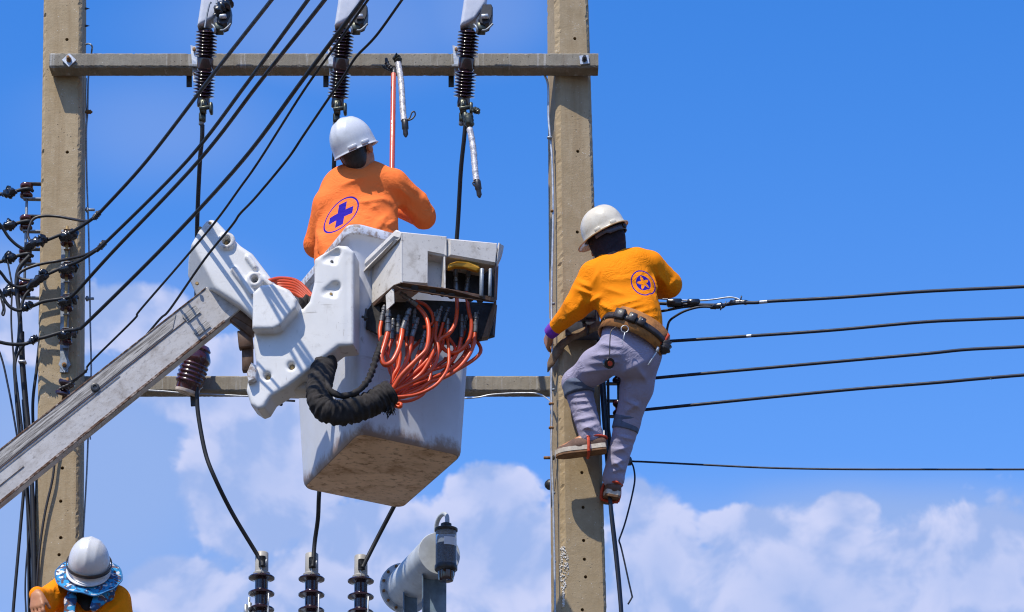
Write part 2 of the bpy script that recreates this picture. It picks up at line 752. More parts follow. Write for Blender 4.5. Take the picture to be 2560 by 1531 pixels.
def concrete(name, c1, c2, stain, speck=(0.62, 0.6, 0.55), grain=(9, 9, 130), streaks=0.0, grain_amt=0.28, gb=0.75):
    m, g, b = new_mat(name)
    co = obco(g)
    big = g.noise(co, 3.1, 7, 0.62)
    mid = g.noise(co, 17, 7, 0.65)
    gr = g.noise(g.vm('MULTIPLY', co, grain), 1.0, 5, 0.6, 0.7)
    fine = g.noise(co, 210, 3, 0.6)
    c = g.mix(g.ramp(g.m('ADD', g.m('MULTIPLY', big, 0.6), g.m('MULTIPLY', mid, 0.4)), 0.36, 0.64), c1, c2)
    c = g.mix(g.m('MULTIPLY', g.ramp(gr, 0.45, 0.75), grain_amt), c, [x * 0.62 for x in c1])
    st = g.noise(g.vm('MULTIPLY', co, (14, 14, 1.1)), 1.0, 6, 0.6)
    c = g.mix(g.m('MULTIPLY', g.ramp(st, 0.52, 0.74), 0.5), c, stain)
    if streaks:
        s2 = g.noise(g.vm('MULTIPLY', co, (26, 8, 2.0)), 1.0, 6, 0.6)
        c = g.mix(g.m('MULTIPLY', g.ramp(s2, 0.56, 0.7), streaks), c, (0.55, 0.55, 0.54))
    sp = g.n('ShaderNodeTexVoronoi', {'Vector': co, 'Scale': 75.0}).outputs['Distance']
    spm = g.m('MULTIPLY', g.ramp(sp, 0.20, 0.12), g.ramp(mid, 0.52, 0.62))
    c = g.mix(g.m('MULTIPLY', spm, 0.75), c, speck)
    pit = g.n('ShaderNodeTexVoronoi', {'Vector': g.vm('ADD', co, (3.3, 1.7, 0.4)), 'Scale': 46.0}).outputs['Distance']
    pm = g.m('MULTIPLY', g.ramp(pit, 0.17, 0.09), g.ramp(big, 0.5, 0.6))
    c = g.mix(g.m('MULTIPLY', pm, 0.85), c, (0.035, 0.028, 0.022))
    g.set(b, 'Base Color', c)
    g.set(b, 'Roughness', 0.88)
    hgt = g.m('ADD', g.m('MULTIPLY', gr, gb), g.m('ADD', g.m('MULTIPLY', mid, 0.8), g.m('MULTIPLY', fine, 0.35)))
    hgt = g.m('SUBTRACT', hgt, g.m('MULTIPLY', pm, 1.2))
    bump(g, b, hgt, 0.55, 0.006)
    return m


def white_paint(name, c=(0.70, 0.71, 0.73), grime=(0.16, 0.13, 0.10), amt=0.25, rough=0.32, axis=(1, 1, 1), sc=7, lo=0.56, hi=0.74, rust=0.0, scuff=0.0, foot=0.0):
    m, g, b = new_mat(name)
    co = obco(g)
    cs = g.vm('MULTIPLY', co, axis)
    n1 = g.noise(cs, sc, 9, 0.68, 0.3)
    n2 = g.noise(cs, sc * 5, 8, 0.7)
    n3 = g.noise(co, 3, 4)
    c0 = g.mix(g.ramp(n3, 0.3, 0.7), c, [x * 0.86 for x in c])
    c1 = g.mix(g.m('MULTIPLY', g.ramp(n1, lo, hi), amt), c0, grime)
    c1 = g.mix(g.m('MULTIPLY', g.ramp(n2, lo + 0.06, hi), amt * 1.3, None, True), c1, [x * 0.6 for x in grime])
    if scuff:
        pt = g.n('ShaderNodeNewGeometry').outputs['Pointiness']
        wear = g.m('MULTIPLY', g.ramp(pt, 0.515, 0.56), g.ramp(g.noise(co, 26, 6, 0.7), 0.44, 0.60))
        c1 = g.mix(g.m('MULTIPLY', wear, 0.8), c1, (0.25, 0.16, 0.10))
        s1 = g.noise(g.vm('MULTIPLY', co, (5, 5, 55)), 1.0, 5, 0.6, 0.8)
        s2 = g.noise(g.vm('MULTIPLY', co, (50, 50, 6)), 1.0, 5, 0.6, 0.8)
        c1 = g.mix(g.m('MULTIPLY', g.ramp(s1, 0.66, 0.72), scuff), c1, (0.20, 0.17, 0.14))
        c1 = g.mix(g.m('MULTIPLY', g.ramp(s2, 0.67, 0.73), scuff), c1, (0.22, 0.16, 0.11))
    if foot:
        z = g.n('ShaderNodeSeparateXYZ', {0: co}).outputs[2]
        fz = g.m('ADD', z, g.m('MULTIPLY', g.m('SUBTRACT', n1, 0.5), 0.22))
        fz = g.m('ADD', fz, g.m('MULTIPLY', g.m('SUBTRACT', n2, 0.5), 0.14))
        c1 = g.mix(g.m('MULTIPLY', g.ramp(fz, foot, 0.0), 0.85), c1, (0.24, 0.13, 0.06))
    if rust:
        n4 = g.noise(co, 21, 8, 0.7)
        c1 = g.mix(g.m('MULTIPLY', g.ramp(n4, 0.62, 0.70), rust), c1, (0.20, 0.065, 0.02))
    g.set(b, 'Base Color', c1)
    g.set(b, 'Roughness', g.ramp(n1, 0.3, 0.7, rough, rough + 0.3))
    bump(g, b, g.noise(co, 60, 5), 0.12, 0.003)
    return m


m_pole = concrete('pole_concrete', (0.33, 0.243, 0.135), (0.405, 0.310, 0.188), (0.24, 0.155, 0.072), grain=(34, 34, 110), grain_amt=0.07, gb=0.22)
m_arm = concrete('arm_concrete', (0.195, 0.172, 0.132), (0.26, 0.236, 0.19), (0.12, 0.085, 0.055), grain=(60, 9, 9), streaks=0.55)
m_arm_low = concrete('weathered_arm_concrete', (0.215, 0.185, 0.135), (0.285, 0.25, 0.19), (0.14, 0.10, 0.06), grain=(60, 9, 9), streaks=0.35)
m_brown = M('brown_glaze', (0.026, 0.0065, 0.0085), 0.13, 0, 0.25, 20, 0.03, 60, coat=0.6)
m_red_brown = M('red_brown_glaze', (0.075, 0.012, 0.009), 0.16, 0, 0.3, 20, 0.03, 60, coat=0.5)
m_violet = M('dark_violet_glaze', (0.028, 0.013, 0.020), 0.22, 0, 0.25, 20, 0.03, 60, coat=0.6)
m_black = M('black_insulation', (0.010, 0.011, 0.014), 0.58, 0, 0.1, 8, 0)
m_black_brown = M('aged_black_insulation', (0.024, 0.019, 0.017), 0.45, 0, 0.12, 8, 0)
m_navy = M('blue_black_insulation', (0.006, 0.011, 0.025), 0.56, 0, 0.1, 8, 0)
m_tape = M('black_tape', (0.007, 0.008, 0.012), 0.22, 0, 0.4, 30, 0.5, 55, coat=0.2)
m_galv = M('galvanised_steel', (0.46, 0.48, 0.50), 0.42, 0.55, 0.2, 30, 0.1, 90, dirt=(0.2, 0.19, 0.18))
m_galv_dull = M('dull_galvanised_steel', (0.24, 0.265, 0.29), 0.5, 0.4, 0.25, 30, 0.15, 90, dirt=(0.12, 0.09, 0.06))
m_steel_dark = M('dark_steel', (0.05, 0.05, 0.052), 0.42, 0.5, 0.4, 30, 0.2, 90, dirt=(0.10, 0.07, 0.04))
m_bronze = M('weathered_bronze', (0.06, 0.065, 0.05), 0.38, 0.6, 0.5, 40, 0.3, 90, dirt=(0.20, 0.22, 0.20), dirt_amt=0.6)
m_rust = M('rusty_steel', (0.22, 0.105, 0.03), 0.75, 0.1, 0.4, 40, 0.3, 120, dirt=(0.10, 0.035, 0.015), dirt_amt=0.8)
m_yellow_rod = M('yellowed_rod', (0.36, 0.235, 0.085), 0.6, 0.2, 0.3, 40, 0.2, 120, dirt=(0.2, 0.1, 0.04))
m_white = white_paint('white_fibreglass', (0.71, 0.70, 0.68), amt=0.36, scuff=0.5)
m_bucket = white_paint('bucket_fibreglass', (0.66, 0.68, 0.73), (0.30, 0.25, 0.20), 0.36, 0.36, (1, 1, 0.5), 4, scuff=0.35, foot=0.07)
m_cover = white_paint('grey_white_cover', (0.66, 0.625, 0.575), (0.17, 0.125, 0.085), 0.55, 0.5, (1, 1, 1), 9, 0.50, 0.72)
m_floor_dirt = white_paint('dirty_bucket_floor', (0.80, 0.57, 0.40), (0.25, 0.12, 0.045), 0.75, 0.7, (1, 1.3, 1), 4.5, 0.44, 0.72)
m_boom = white_paint('worn_boom_paint', (0.52, 0.495, 0.475), (0.18, 0.145, 0.12), 0.5, 0.4, (0.8, 1, 1.5), 9, 0.44, 0.72, rust=0.3)
m_boom_band = white_paint('scraped_boom_band', (0.56, 0.525, 0.48), (0.09, 0.075, 0.065), 0.95, 0.5, (0.14, 1, 6), 20, 0.40, 0.66)
m_rust_edge = white_paint('rusty_boom_edge', (0.42, 0.34, 0.29), (0.11, 0.045, 0.018), 0.95, 0.7, (0.8, 1, 1), 12, 0.36, 0.60)
m_brown_paint = M('brown_grime_steel', (0.11, 0.06, 0.035), 0.6, 0.1, 0.4, 14, 0.2, 60, dirt=(0.03, 0.018, 0.012), dirt_amt=0.7)
m_dark_inside = M('valve_recess_shade', (0.022, 0.019, 0.018), 0.55, 0.2, 0.5, 24, 0.3, 60)  # near-black colour stands in for the shade inside the control box
m_hose = M('orange_hose', (0.62, 0.072, 0.014), 0.36, 0, 0.22, 9, 0.06, 120, dirt=(0.32, 0.03, 0.008), dirt_amt=0.5)
m_fitting = M('grey_fitting', (0.17, 0.165, 0.16), 0.42, 0.5, 0.4, 40, 0.2, 120, dirt=(0.05, 0.045, 0.04))
m_yellow = M('yellow_plate', (0.70, 0.33, 0.02), 0.45, 0, 0.2, 20, 0.1, 60)
m_sleeve = M('black_canvas_sleeve', (0.017, 0.0135, 0.012), 0.9, 0, 0.5, 16, 0.9, 26, dirt=(0.05, 0.038, 0.028), dirt_amt=0.5)
m_stick = M('orange_fibreglass_stick', (0.60, 0.105, 0.055), 0.28, 0, 0.12, 12, 0.05, 60, coat=0.3)
m_black_plastic = M('black_plastic', (0.02, 0.02, 0.023), 0.5, 0, 0.3, 20, 0.15, 80)
m_dark_red = M('dark_red_glaze', (0.052, 0.0105, 0.0095), 0.2, 0, 0.3, 20, 0.03, 60, coat=0.4)
m_polymer_hood = M('pale_grey_hood', (0.52, 0.54, 0.60), 0.34, 0, 0.08, 8, 0.05, 60)
m_porcelain_base = M('cement_base', (0.55, 0.45, 0.36), 0.8, 0, 0.3, 30, 0.3, 90)
m_grey_paint = M('grey_transformer_paint', (0.47, 0.50, 0.52), 0.42, 0, 0.14, 9, 0.08, 60, dirt=(0.30, 0.27, 0.23), dirt_amt=0.35)
m_blue_steel = M('blue_grey_steel', (0.16, 0.225, 0.29), 0.4, 0.25, 0.3, 10, 0.1, 60, dirt=(0.08, 0.10, 0.12))
m_beige_cap = M('beige_terminal_cap', (0.37, 0.35, 0.315), 0.5, 0, 0.1, 12, 0.06, 60)
m_label = M('white_label', (0.78, 0.79, 0.80), 0.5, 0, 0.05, 12, 0.0)
m_leather = M('brown_leather', (0.33, 0.135, 0.032), 0.55, 0, 0.35, 22, 0.3, 70, dirt=(0.09, 0.035, 0.012), dirt_amt=0.6)
m_leather_dark = M('dark_leather', (0.030, 0.022, 0.020), 0.42, 0, 0.4, 25, 0.3, 70)
m_strap = M('worn_tan_strap', (0.155, 0.095, 0.048), 0.7, 0, 0.35, 30, 0.4, 90)
m_skin = M('skin', (0.42, 0.175, 0.078), 0.5, 0, 0.15, 16, 0.1, 140)
m_hair = M('black_hair', (0.010, 0.008, 0.008), 0.45, 0, 0.4, 60, 0.8, 160)
m_mask = M('black_knit_mask', (0.010, 0.006, 0.012), 0.85, 0, 0.3, 25, 0.4, 200)
m_mask_black = M('black_face_cover', (0.006, 0.006, 0.006), 0.9, 0, 0.3, 25, 0.4, 200)
m_trousers = cloth('lavender_grey_trousers', (0.36, 0.335, 0.45))
m_patch = M('slate_knee_patch', (0.10, 0.125, 0.185), 0.85, 0, 0.2, 12, 0.35, 260)
m_purple = M('purple_trim', (0.16, 0.03, 0.38), 0.8, 0, 0.2, 25, 0.2, 200)
m_helmet = M('white_helmet', (0.60, 0.61, 0.63), 0.24, 0, 0.05, 9, 0.03, 60, dirt=(0.5, 0.47, 0.42), dirt_amt=0.3)
m_helmet_old = M('yellowed_helmet', (0.66, 0.60, 0.48), 0.24, 0, 0.08, 9, 0.03, 60, dirt=(0.40, 0.32, 0.22), dirt_amt=0.45)
m_helmet_edge = M('helmet_edge', (0.50, 0.36, 0.20), 0.5, 0, 0.2, 20, 0.05, 60)
m_canvas_shoe = M('brown_canvas_shoe', (0.13, 0.075, 0.055), 0.85, 0, 0.3, 30, 0.4, 180)
m_sole = M('dirty_white_sole', (0.52, 0.46, 0.38), 0.7, 0, 0.2, 30, 0.2, 120, dirt=(0.2, 0.12, 0.06), dirt_amt=0.6)
m_outsole = M('brown_outsole', (0.20, 0.10, 0.045), 0.8, 0, 0.3, 30, 0.3, 120)
m_red_strap = M('red_strap', (0.55, 0.06, 0.02), 0.7, 0, 0.25, 30, 0.3, 150)
m_sock = M('blue_sock', (0.012, 0.02, 0.12), 0.85, 0, 0.3, 30, 0.4, 200)
m_stone = M('white_aggregate', (0.62, 0.60, 0.57), 0.8, 0, 0.3, 60, 0.3, 120)
m_braid = M('silver_fuse_tube', (0.50, 0.49, 0.50), 0.45, 0.15, 0.45, 70, 0.6, 110, dirt=(0.16, 0.12, 0.11), dirt_amt=0.85)
m_ground = M('dusty_ground', (0.085, 0.07, 0.05), 0.95, 0, 0.3, 0.6, 0.3, 8)
m_box_grey = M('slate_box', (0.085, 0.095, 0.125), 0.5, 0.2, 0.25, 14, 0.1, 70)

def glass_mat():
    m, g, b = new_mat('breather_glass')
    g.set(b, 'Base Color', (0.75, 0.80, 0.86)); g.set(b, 'Roughness', 0.12); g.set(b, 'Transmission Weight', 0.85); g.set(b, 'IOR', 1.2)
    return m
m_glass = glass_mat()
m_gel = M('dark_silica_gel', (0.055, 0.055, 0.075), 0.55, 0, 0.5, 120, 0.6, 160)


def camo_mat():
    m, g, b = new_mat('blue_camouflage_cloth')
    co = obco(g, (1.05, 1.05, 1.7))
    w = g.n('ShaderNodeTexNoise', {'Vector': co, 'Scale': 22.0, 'Detail': 3.0})
    q = g.vm('ADD', co, g.vm('SCALE', w.outputs[1]))
    q.node.inputs[1].links[0].from_node.inputs['Scale'].default_value = 0.06
    n1 = g.noise(q, 17, 1.5, 0.5); n2 = g.noise(g.vm('ADD', q, (4, 2, 7)), 19, 1.5, 0.5); n3 = g.noise(g.vm('ADD', q, (9, 5, 1)), 24, 1.5, 0.5)
    c = g.mix(g.ramp(n1, 0.50, 0.515), (0.015, 0.25, 0.52), (0.014, 0.07, 0.20))
    c = g.mix(g.ramp(n2, 0.565, 0.58), c, (0.60, 0.62, 0.68))
    c = g.mix(g.ramp(n3, 0.58, 0.595), c, (0.10, 0.055, 0.065))
    g.set(b, 'Base Color', c); g.set(b, 'Roughness', 0.85)
    bump(g, b, g.noise(co, 200, 2), 0.2, 0.002)
    return m
m_camo = camo_mat()


def shirt_mat(name, c, kind=None, cen=None, e1=None, e2=None, nrm=None, rad=0.085):
    m, g, b = new_mat(name)
    co = obco(g)
    n = g.noise(co, 7, 5, 0.55)
    cc = g.mix(g.ramp(n, 0.3, 0.7), [x * 0.9 for x in c], c)
    if kind:
        v = g.vm('SUBTRACT', co, cen)
        q = g.vm('DOT_PRODUCT', v, e1); w = g.vm('DOT_PRODUCT', v, e2); dn = g.vm('DOT_PRODUCT', v, nrm)
        near = g.m('LESS_THAN', g.m('ABSOLUTE', dn), 0.14)
        ln = g.m('SQRT', g.m('ADD', g.m('MULTIPLY', q, q), g.m('MULTIPLY', w, w)))
        ring = g.m('LESS_THAN', g.m('ABSOLUTE', g.m('SUBTRACT', ln, rad)), 0.0034)
        if kind == 'cross':
            aq, aw = g.m('ABSOLUTE', q), g.m('ABSOLUTE', w)
            L, T = rad * 0.70, rad * 0.235
            b1 = g.m('MULTIPLY', g.m('LESS_THAN', aq, L), g.m('LESS_THAN', aw, T))
            b2 = g.m('MULTIPLY', g.m('LESS_THAN', aw, L * 1.08), g.m('LESS_THAN', aq, T))
            sh = g.m('MAXIMUM', b1, b2)
        else:
            disc = g.m('LESS_THAN', ln, rad * 0.62)
            ang = g.m('ARCTAN2', w, q)
            fr = g.m('FRACT', g.m('MULTIPLY', g.m('ADD', ang, 7.1), 5.0 / (2 * math.pi)))
            star = g.m('MULTIPLY_ADD', g.m('ABSOLUTE', g.m('SUBTRACT', fr, 0.5)), rad * 0.74, rad * 0.20)
            sh = g.m('MULTIPLY', disc, g.m('GREATER_THAN', ln, star))
        mk = g.m('MULTIPLY', g.m('MAXIMUM', ring, sh), near)
        cc = g.mix(mk, cc, (0.022, 0.010, 0.30))
    g.set(b, 'Base Color', cc)
    g.set(b, 'Roughness', 0.82)
    crease(g, b, co)
    return m

# ------------------------------------------------------------------ the setting
gv = [(-2500, -2500, 0), (2500, -2500, 0), (2500, 2500, 0), (-2500, 2500, 0)]
ground = obj('ground', (gv, [[0, 1, 2, 3]]), m_ground, smooth=False)
tag(ground, kind='structure')


def rough_bar(a, b, ex, ey, wa, wb, da, db, ch, ts, jit):
    """cast concrete bar with chipped chamfers, tapering from a to b"""
    a, b = A(a), A(b)
    ex, ey = A(ex), A(ey)
    V, F = [], []
    n = 12
    for t in ts:
        c = a + (b - a) * t
        w = (wa + (wb - wa) * t) / 2; d = (da + (db - da) * t) / 2
        for k, (sx, sy) in enumerate(((1, -1), (1, 1), (-1, 1), (-1, -1))):
            c1 = (w * sx, (d - ch) * sy); c3 = ((w - ch) * sx, d * sy)
            if k % 2 == 1:
                ring = [c1, ((w - ch * 0.42) * sx, (d - ch * 0.42) * sy), c3]
            else:
                ring = [c3, ((w - ch * 0.42) * sx, (d - ch * 0.42) * sy), c1]
            for (x, y) in ring:
                j = abs(random.gauss(0, jit)) + (random.random() < 0.05) * random.random() * jit * 5
                if abs(abs(x) - w) < 1e-9:      # keep the flat faces flat, chip only along the edge
                    y -= math.copysign(j, y)
                elif abs(abs(y) - d) < 1e-9:
                    x -= math.copysign(j, x)
                else:
                    x -= math.copysign(j * .7, x); y -= math.copysign(j * .7, y)
                V.append(c + ex * x + ey * y)
    m = len(ts)
    for i in range(m - 1):
        for k in range(n):
            F.append([i * n + k, i * n + (k + 1) % n, (i + 1) * n + (k + 1) % n, (i + 1) * n + k])
    F.append(list(range(n))[::-1]); F.append(list(range((m - 1) * n, m * n)))
    return A(V), F


def bore(o, cuts):
    """cut real bolt holes into a mesh object"""
    V, F = join(*cuts)
    me = bpy.data.meshes.new('cutter'); me.from_pydata(V.tolist(), [], F); me.update()
    c = bpy.data.objects.new('cutter', me); col.objects.link(c)
    md = o.modifiers.new('bore', 'BOOLEAN'); md.operation = 'DIFFERENCE'; md.object = c; md.solver = 'EXACT'
    dg = bpy.context.evaluated_depsgraph_get()
    nm = bpy.data.meshes.new_from_object(o.evaluated_get(dg))
    o.modifiers.clear()
    old = o.data
    nm.name = old.name
    o.data = nm
    bpy.data.objects.remove(c, do_unlink=True)


def make_pole(pts, widths, theta, ch, holes, label):
    """pts: two (px, py) on the centre line; widths: metres at the two"""
    ex = A([math.cos(theta), math.sin(theta), 0]); ey = A([-math.sin(theta), math.cos(theta), 0])
    yc = widths[0] / 2 + 0.005
    p0, p1 = P(pts[0][0], pts[0][1], yc), P(pts[1][0], pts[1][1], yc)
    k = (p0 - p1) / (p0[2] - p1[2])
    kw = (widths[0] - widths[1]) / (p0[2] - p1[2])
    z0, z1 = 0.0, 10.6
    a = p1 + k * (z0 - p1[2]); b = p1 + k * (z1 - p1[2])
    wa = widths[1] + kw * (z0 - p1[2]); wb = widths[1] + kw * (z1 - p1[2])
    ts = [0, 0.25, 0.45] + list(np.arange(0.515, 0.90, 0.0016)) + [0.95, 1.0]
    vf = rough_bar(a, b, ex, ey, wa, wb, wa, wb, ch, ts, 0.0020)
    o = obj('concrete_pole', vf, m_pole, smooth=False)
    cuts = []
    for (px, py) in holes:
        q = P(px, py, 0.0)
        cuts.append(lathe([(0.0095, -0.05), (0.0095, 0.10)], q, ey, 12))
    bore(o, cuts)
    tag(o, label, 'pole')
    def at(z):
        t = (z - z0) / (z1 - z0)
        return a + (b - a) * t, wa + (wb - wa) * t
    return o, ex, ey, at


poleL, exL, eyL, atL = make_pole([(163, 0), (150, 1330)], (0.212, 0.232), math.radians(2), 0.016,
                                 [(167, 98), (168, 380), (156, 1171), (152, 1254), (152, 1345), (148, 1388)],
                                 'tan concrete pole carrying the wire racks, behind the worker in the camouflage brim')
poleR, exR, eyR, atR = make_pole([(1419, 0), (1447, 1531)], (0.196, 0.252), math.radians(14), 0.022,
                                 [(1438, 95), (1445, 378), (1443, 581), (1453, 1184), (1456, 1271), (1457, 1354), (1459, 1401), (1462, 1445), (1453, 1528)],
                                 'tan concrete pole that the belted worker is climbing, with a chipped white patch')

# chipped patch with bare aggregate on the edge of the right-hand pole
stones = []
for i in range(230):
    t = random.random()
    py = 1372 + 150 * t
    wide = 0.017 * math.sin(min(1, t * 1.25 + 0.08) * math.pi) ** 0.7 + 0.003
    z = P(1412, py, 0.0)[2]
    c, w = atR(z)
    s = random.uniform(-1, 1) * wide * 1.35
    e = c - exR * (w / 2 - 0.011) - eyR * (w / 2 - 0.011)
    tdir = unit(exR - eyR)
    q = e + tdir * s + unit(-exR - eyR) * random.uniform(-0.001, 0.004)
    if s > 0.012: q += eyR * 0 - unit(-exR - eyR) * (s - 0.012) * 0.9
    if s < -0.012: q -= unit(-exR - eyR) * (-s - 0.012) * 0.9
    r = random.uniform(0.0025, 0.0056)
    stones.append(lathe([(0.3 * r, -r * .9), (r * random.uniform(.8, 1.1), -r * .3), (r, r * .4), (0.2 * r, r)], q,
                        (random.gauss(0, 1), random.gauss(0, 1), random.gauss(0, 1)), 5))
o = obj('exposed_aggregate', join(*stones), m_stone, poleR, smooth=False)
tag(o, kind='stuff')

# ---- crossarms
def arm(x0, x1, yt, yb, depth, Yf, mat, label):
    zt = P(800, yt, Yf)[2]; zb = P(800, yb, Yf)[2]
    zc = (zt + zb) / 2
    a = PZ(x0, (yt + yb) / 2, zc); b = PZ(x1, (yt + yb) / 2, zc)
    a = A([P(x0, (yt + yb) / 2, Yf)[0], Yf + depth / 2, zc]); b = A([P(x1, (yt + yb) / 2, Yf)[0], Yf + depth / 2, zc])
    L = np.linalg.norm(b - a)
    vf = rough_bar(a, b, (0, 0, 1), (0, 1, 0), zt - zb, zt - zb, depth, depth, 0.008, np.linspace(0, 1, int(L / 0.012)), 0.0016)
    V, F = vf
    vf = (V, [f[::-1] for f in F])
    o = obj('crossarm', vf, mat, smooth=False)
    return tag(o, label, 'crossarm'), zt, zb


armT, zt_T, zb_T = arm(123, 1496, 132, 168, 0.108, -0.112, m_arm, 'upper concrete crossarm bolted across the front of both poles')
armB, zt_B, zb_B = arm(140, 1450, 939, 978, 0.095, 0.262, m_arm_low, 'lower concrete crossarm running behind the bucket and both poles')

# washers and bolts
def plate_bolt(px, py, Y, half, rot, parent, bolt_mat, plate_mat=m_galv):
    c = P(px, py, Y)
    cr, sr = math.cos(rot), math.sin(rot)
    R = np.stack([[cr, 0, sr], [0, 1, 0], [-sr, 0, cr]], 1)
    obj('washer_plate', box(c - A([0, 0.004, 0]), (half * 2, 0.007, half * 2), R, 0.002), plate_mat, parent, smooth=False)
    obj('bolt', join(hexbolt(c - A([0, 0.007, 0]), (0, -1, 0), 0.015, 0.012), rod(c - A([0, 0.015, 0]), c - A([0, 0.045, 0]), 0.009)), bolt_mat, parent, smooth=False)

plate_bolt(173, 152, -0.116, 0.029, math.pi / 4, armT, m_rust)
plate_bolt(1461, 151, -0.116, 0.026, math.radians(6), armT, m_steel_dark)

# ------------------------------------------------------------------ spools and racks
def spool(c, r, h, axis=(0, 0, 1)):
    hh = h / 2
    return lathe([(r * .55, -hh), (r * .92, -hh), (r, -hh * .82), (r, -hh * .6), (r * .85, -hh * .38), (r * .62, -hh * .2), (r * .58, 0),
                  (r * .62, hh * .2), (r * .85, hh * .38), (r, hh * .6), (r, hh * .82), (r * .92, hh), (r * .55, hh)], c, axis, 20)


YR = -0.085
rackF = empty('wire_rack', P(163, 930, YR), 'upright steel wire rack bolted to the face of the pole with four wrapped spools', 'wire rack')
obj('back_strap', join(beam(P(164, 575, -0.012), P(160, 932, -0.012), 0.046, 0.008, (1, 0, 0), 0.002),
                       prism([P(146, 912, -0.02), P(152, 895, -0.02), P(170, 895, -0.02), P(177, 912, -0.02), P(161, 932, -0.02)], (0, 0.006, 0), 0.001)), m_galv_dull, rackF, smooth=False)
obj('rod', rod(P(168, 566, YR), P(163, 858, YR), 0.0085), m_yellow_rod, rackF)
obj('bolt', join(hexbolt(P(161, 913, -0.02), (0, -1, 0), 0.013, 0.012), rod(P(161, 913, -0.03), P(161, 913, -0.055), 0.008)), m_rust, rackF)
FS = [(168, 590), (167, 671), (166, 752), (164, 836)]
for (x, y) in FS:
    obj('spool_insulator', spool(P(x, y + 8, YR), 0.037, 0.066), m_red_brown, rackF)
    for dy in (-16, 34):
        obj('clevis_tab', beam(P(x, y + dy, 0.0), P(x, y + dy, YR - 0.014), 0.036, 0.005, (1, 0, 0), 0.001), m_rust if y == 590 else m_galv_dull, rackF, smooth=False)
    obj('tape_wrap', lump([P(x - 17, y + 7, YR - 0.02), P(x - 4, y + 2, YR - 0.045), P(x + 12, y - 2, YR - 0.043), P(x + 27, y - 8, YR - 0.02)], 0.027, 0.18, 12), m_tape, rackF)

# deadend spool lower on the same pole
dead = empty('spool_insulator', P(165, 990, -0.06), 'brown spool insulator low on the racked pole with a twisted wire grip', 'insulator')
obj('spool', spool(P(163, 972, -0.075), 0.046, 0.085, unit((0.30, -0.25, 0.9))), m_brown, dead)
obj('pin', rod(P(158, 1000, -0.07), P(170, 945, -0.08), 0.009), m_rust, dead)
obj('yoke', beam(P(166, 1000, 0.0), P(162, 1000, -0.09), 0.035, 0.006, (1, 0, 0), 0.001), m_rust, dead, smooth=False)
gp = catmull([P(150, 972, -0.11), P(172, 962, -0.12), P(185, 952, -0.12), P(215, 928, -0.16)], 8)
obj('wire_grip', tube(gp, [0.008 + 0.0024 * (i % 3 == 0) for i in range(len(gp))], 8), m_black_brown, dead)

YS = 0.04
rackS = empty('wire_rack', P(110, 800, YS), 'side-mounted wire rack with four red-brown spools on the outer edge of the pole', 'wire rack')
obj('channel', beam(P(111, 452, YS), P(101, 815, YS), 0.014, 0.05, (1, 0, 0), 0.002), m_galv_dull, rackS, smooth=False)
obj('rod', rod(P(68, 458, YS), P(60, 748, YS), 0.0075), m_galv_dull, rackS)
SS = [(66, 478), (65, 559), (63, 641), (60, 725)]
for (x, y) in SS:
    for dy in (-18, 20):
        obj('bracket_tab', beam(P(x - 8, y + dy, YS), P(107 - (y - 478) * 0.028, y + dy + 1, YS), 0.034, 0.0075, (0, 1, 0), 0.001), m_galv_dull if dy > 0 else m_steel_dark, rackS, smooth=False)
    obj('spool_insulator', spool(P(x, y, YS), 0.036, 0.072), m_red_brown, rackS)
    obj('wire_tie', join(*[wire([P(x - 14, y - 2 + k * 4, YS - 0.03), P(x + 4, y - 4 + k * 4, YS - 0.038), P(x + 16, y - 6 + k * 4, YS - 0.02)], 0.004, 6) for k in range(2)]), m_black_brown, rackS)

# ------------------------------------------------------------------ overhead conductors that run to the racks
def conductor(name, label, pts, r, mat, wraps=(), group=None, cat='wire', n=8, extra=()):
    q = [P(*p) for p in pts]
    o = obj(name, wire(q, r, max(n, 10)), mat, angle=100)
    tag(o, label, cat, group)
    for (wp, wr) in wraps:
        obj('tape_wrap', lump([P(*p) for p in wp], wr), m_tape, o)
    for (wp, wr) in extra:
        obj('clamp', lump([P(*p) for p in wp], wr, 0.08), m_black_brown, o)
    return o

GW = 'overhead wires strung from the racked pole'
YT = -3.3
conductor('overhead_wire', 'heavy black wire reaching the topmost wrapped spool on the pole rack',
          [(-40, 520, -0.25), (0, 562, -0.18), (22, 594, -0.15), (46, 616, -0.13), (64, 622, -0.12), (90, 612, -0.12), (150, 588, -0.14), (172, 583, -0.15), (196, 571, -0.2), (240, 541, -0.35), (256, 525, -0.42), (369, 400, -1.05), (530, 190, -2.2), (679, 0, YT), (760, -105, -4.0)],
          0.0088, m_black, [([(60, 626, -0.13), (86, 608, -0.14), (118, 602, -0.14)], 0.026), ([(95, 598, -0.15), (106, 594, -0.15), (118, 606, -0.14)], 0.017)], GW,
          extra=[([(233, 549, -0.35), (241, 540, -0.36), (250, 528, -0.38)], 0.015)])
conductor('overhead_wire', 'heavy black wire reaching the second wrapped spool from the top',
          [(-40, 640, -0.25), (0, 680, -0.18), (20, 705, -0.15), (42, 718, -0.13), (66, 715, -0.12), (95, 697, -0.12), (150, 672, -0.14), (170, 664, -0.15), (200, 652, -0.2), (240, 627, -0.35), (264, 607, -0.45), (470, 400, -1.5), (620, 205, -2.4), (770, 0, YT), (850, -105, -4.0)],
          0.0088, m_black, [([(68, 722, -0.13), (95, 700, -0.14), (122, 688, -0.14)], 0.023), ([(98, 688, -0.15), (108, 680, -0.15), (118, 690, -0.14)], 0.017)], GW,
          extra=[([(246, 624, -0.36), (255, 613, -0.38), (264, 604, -0.4)], 0.016)])
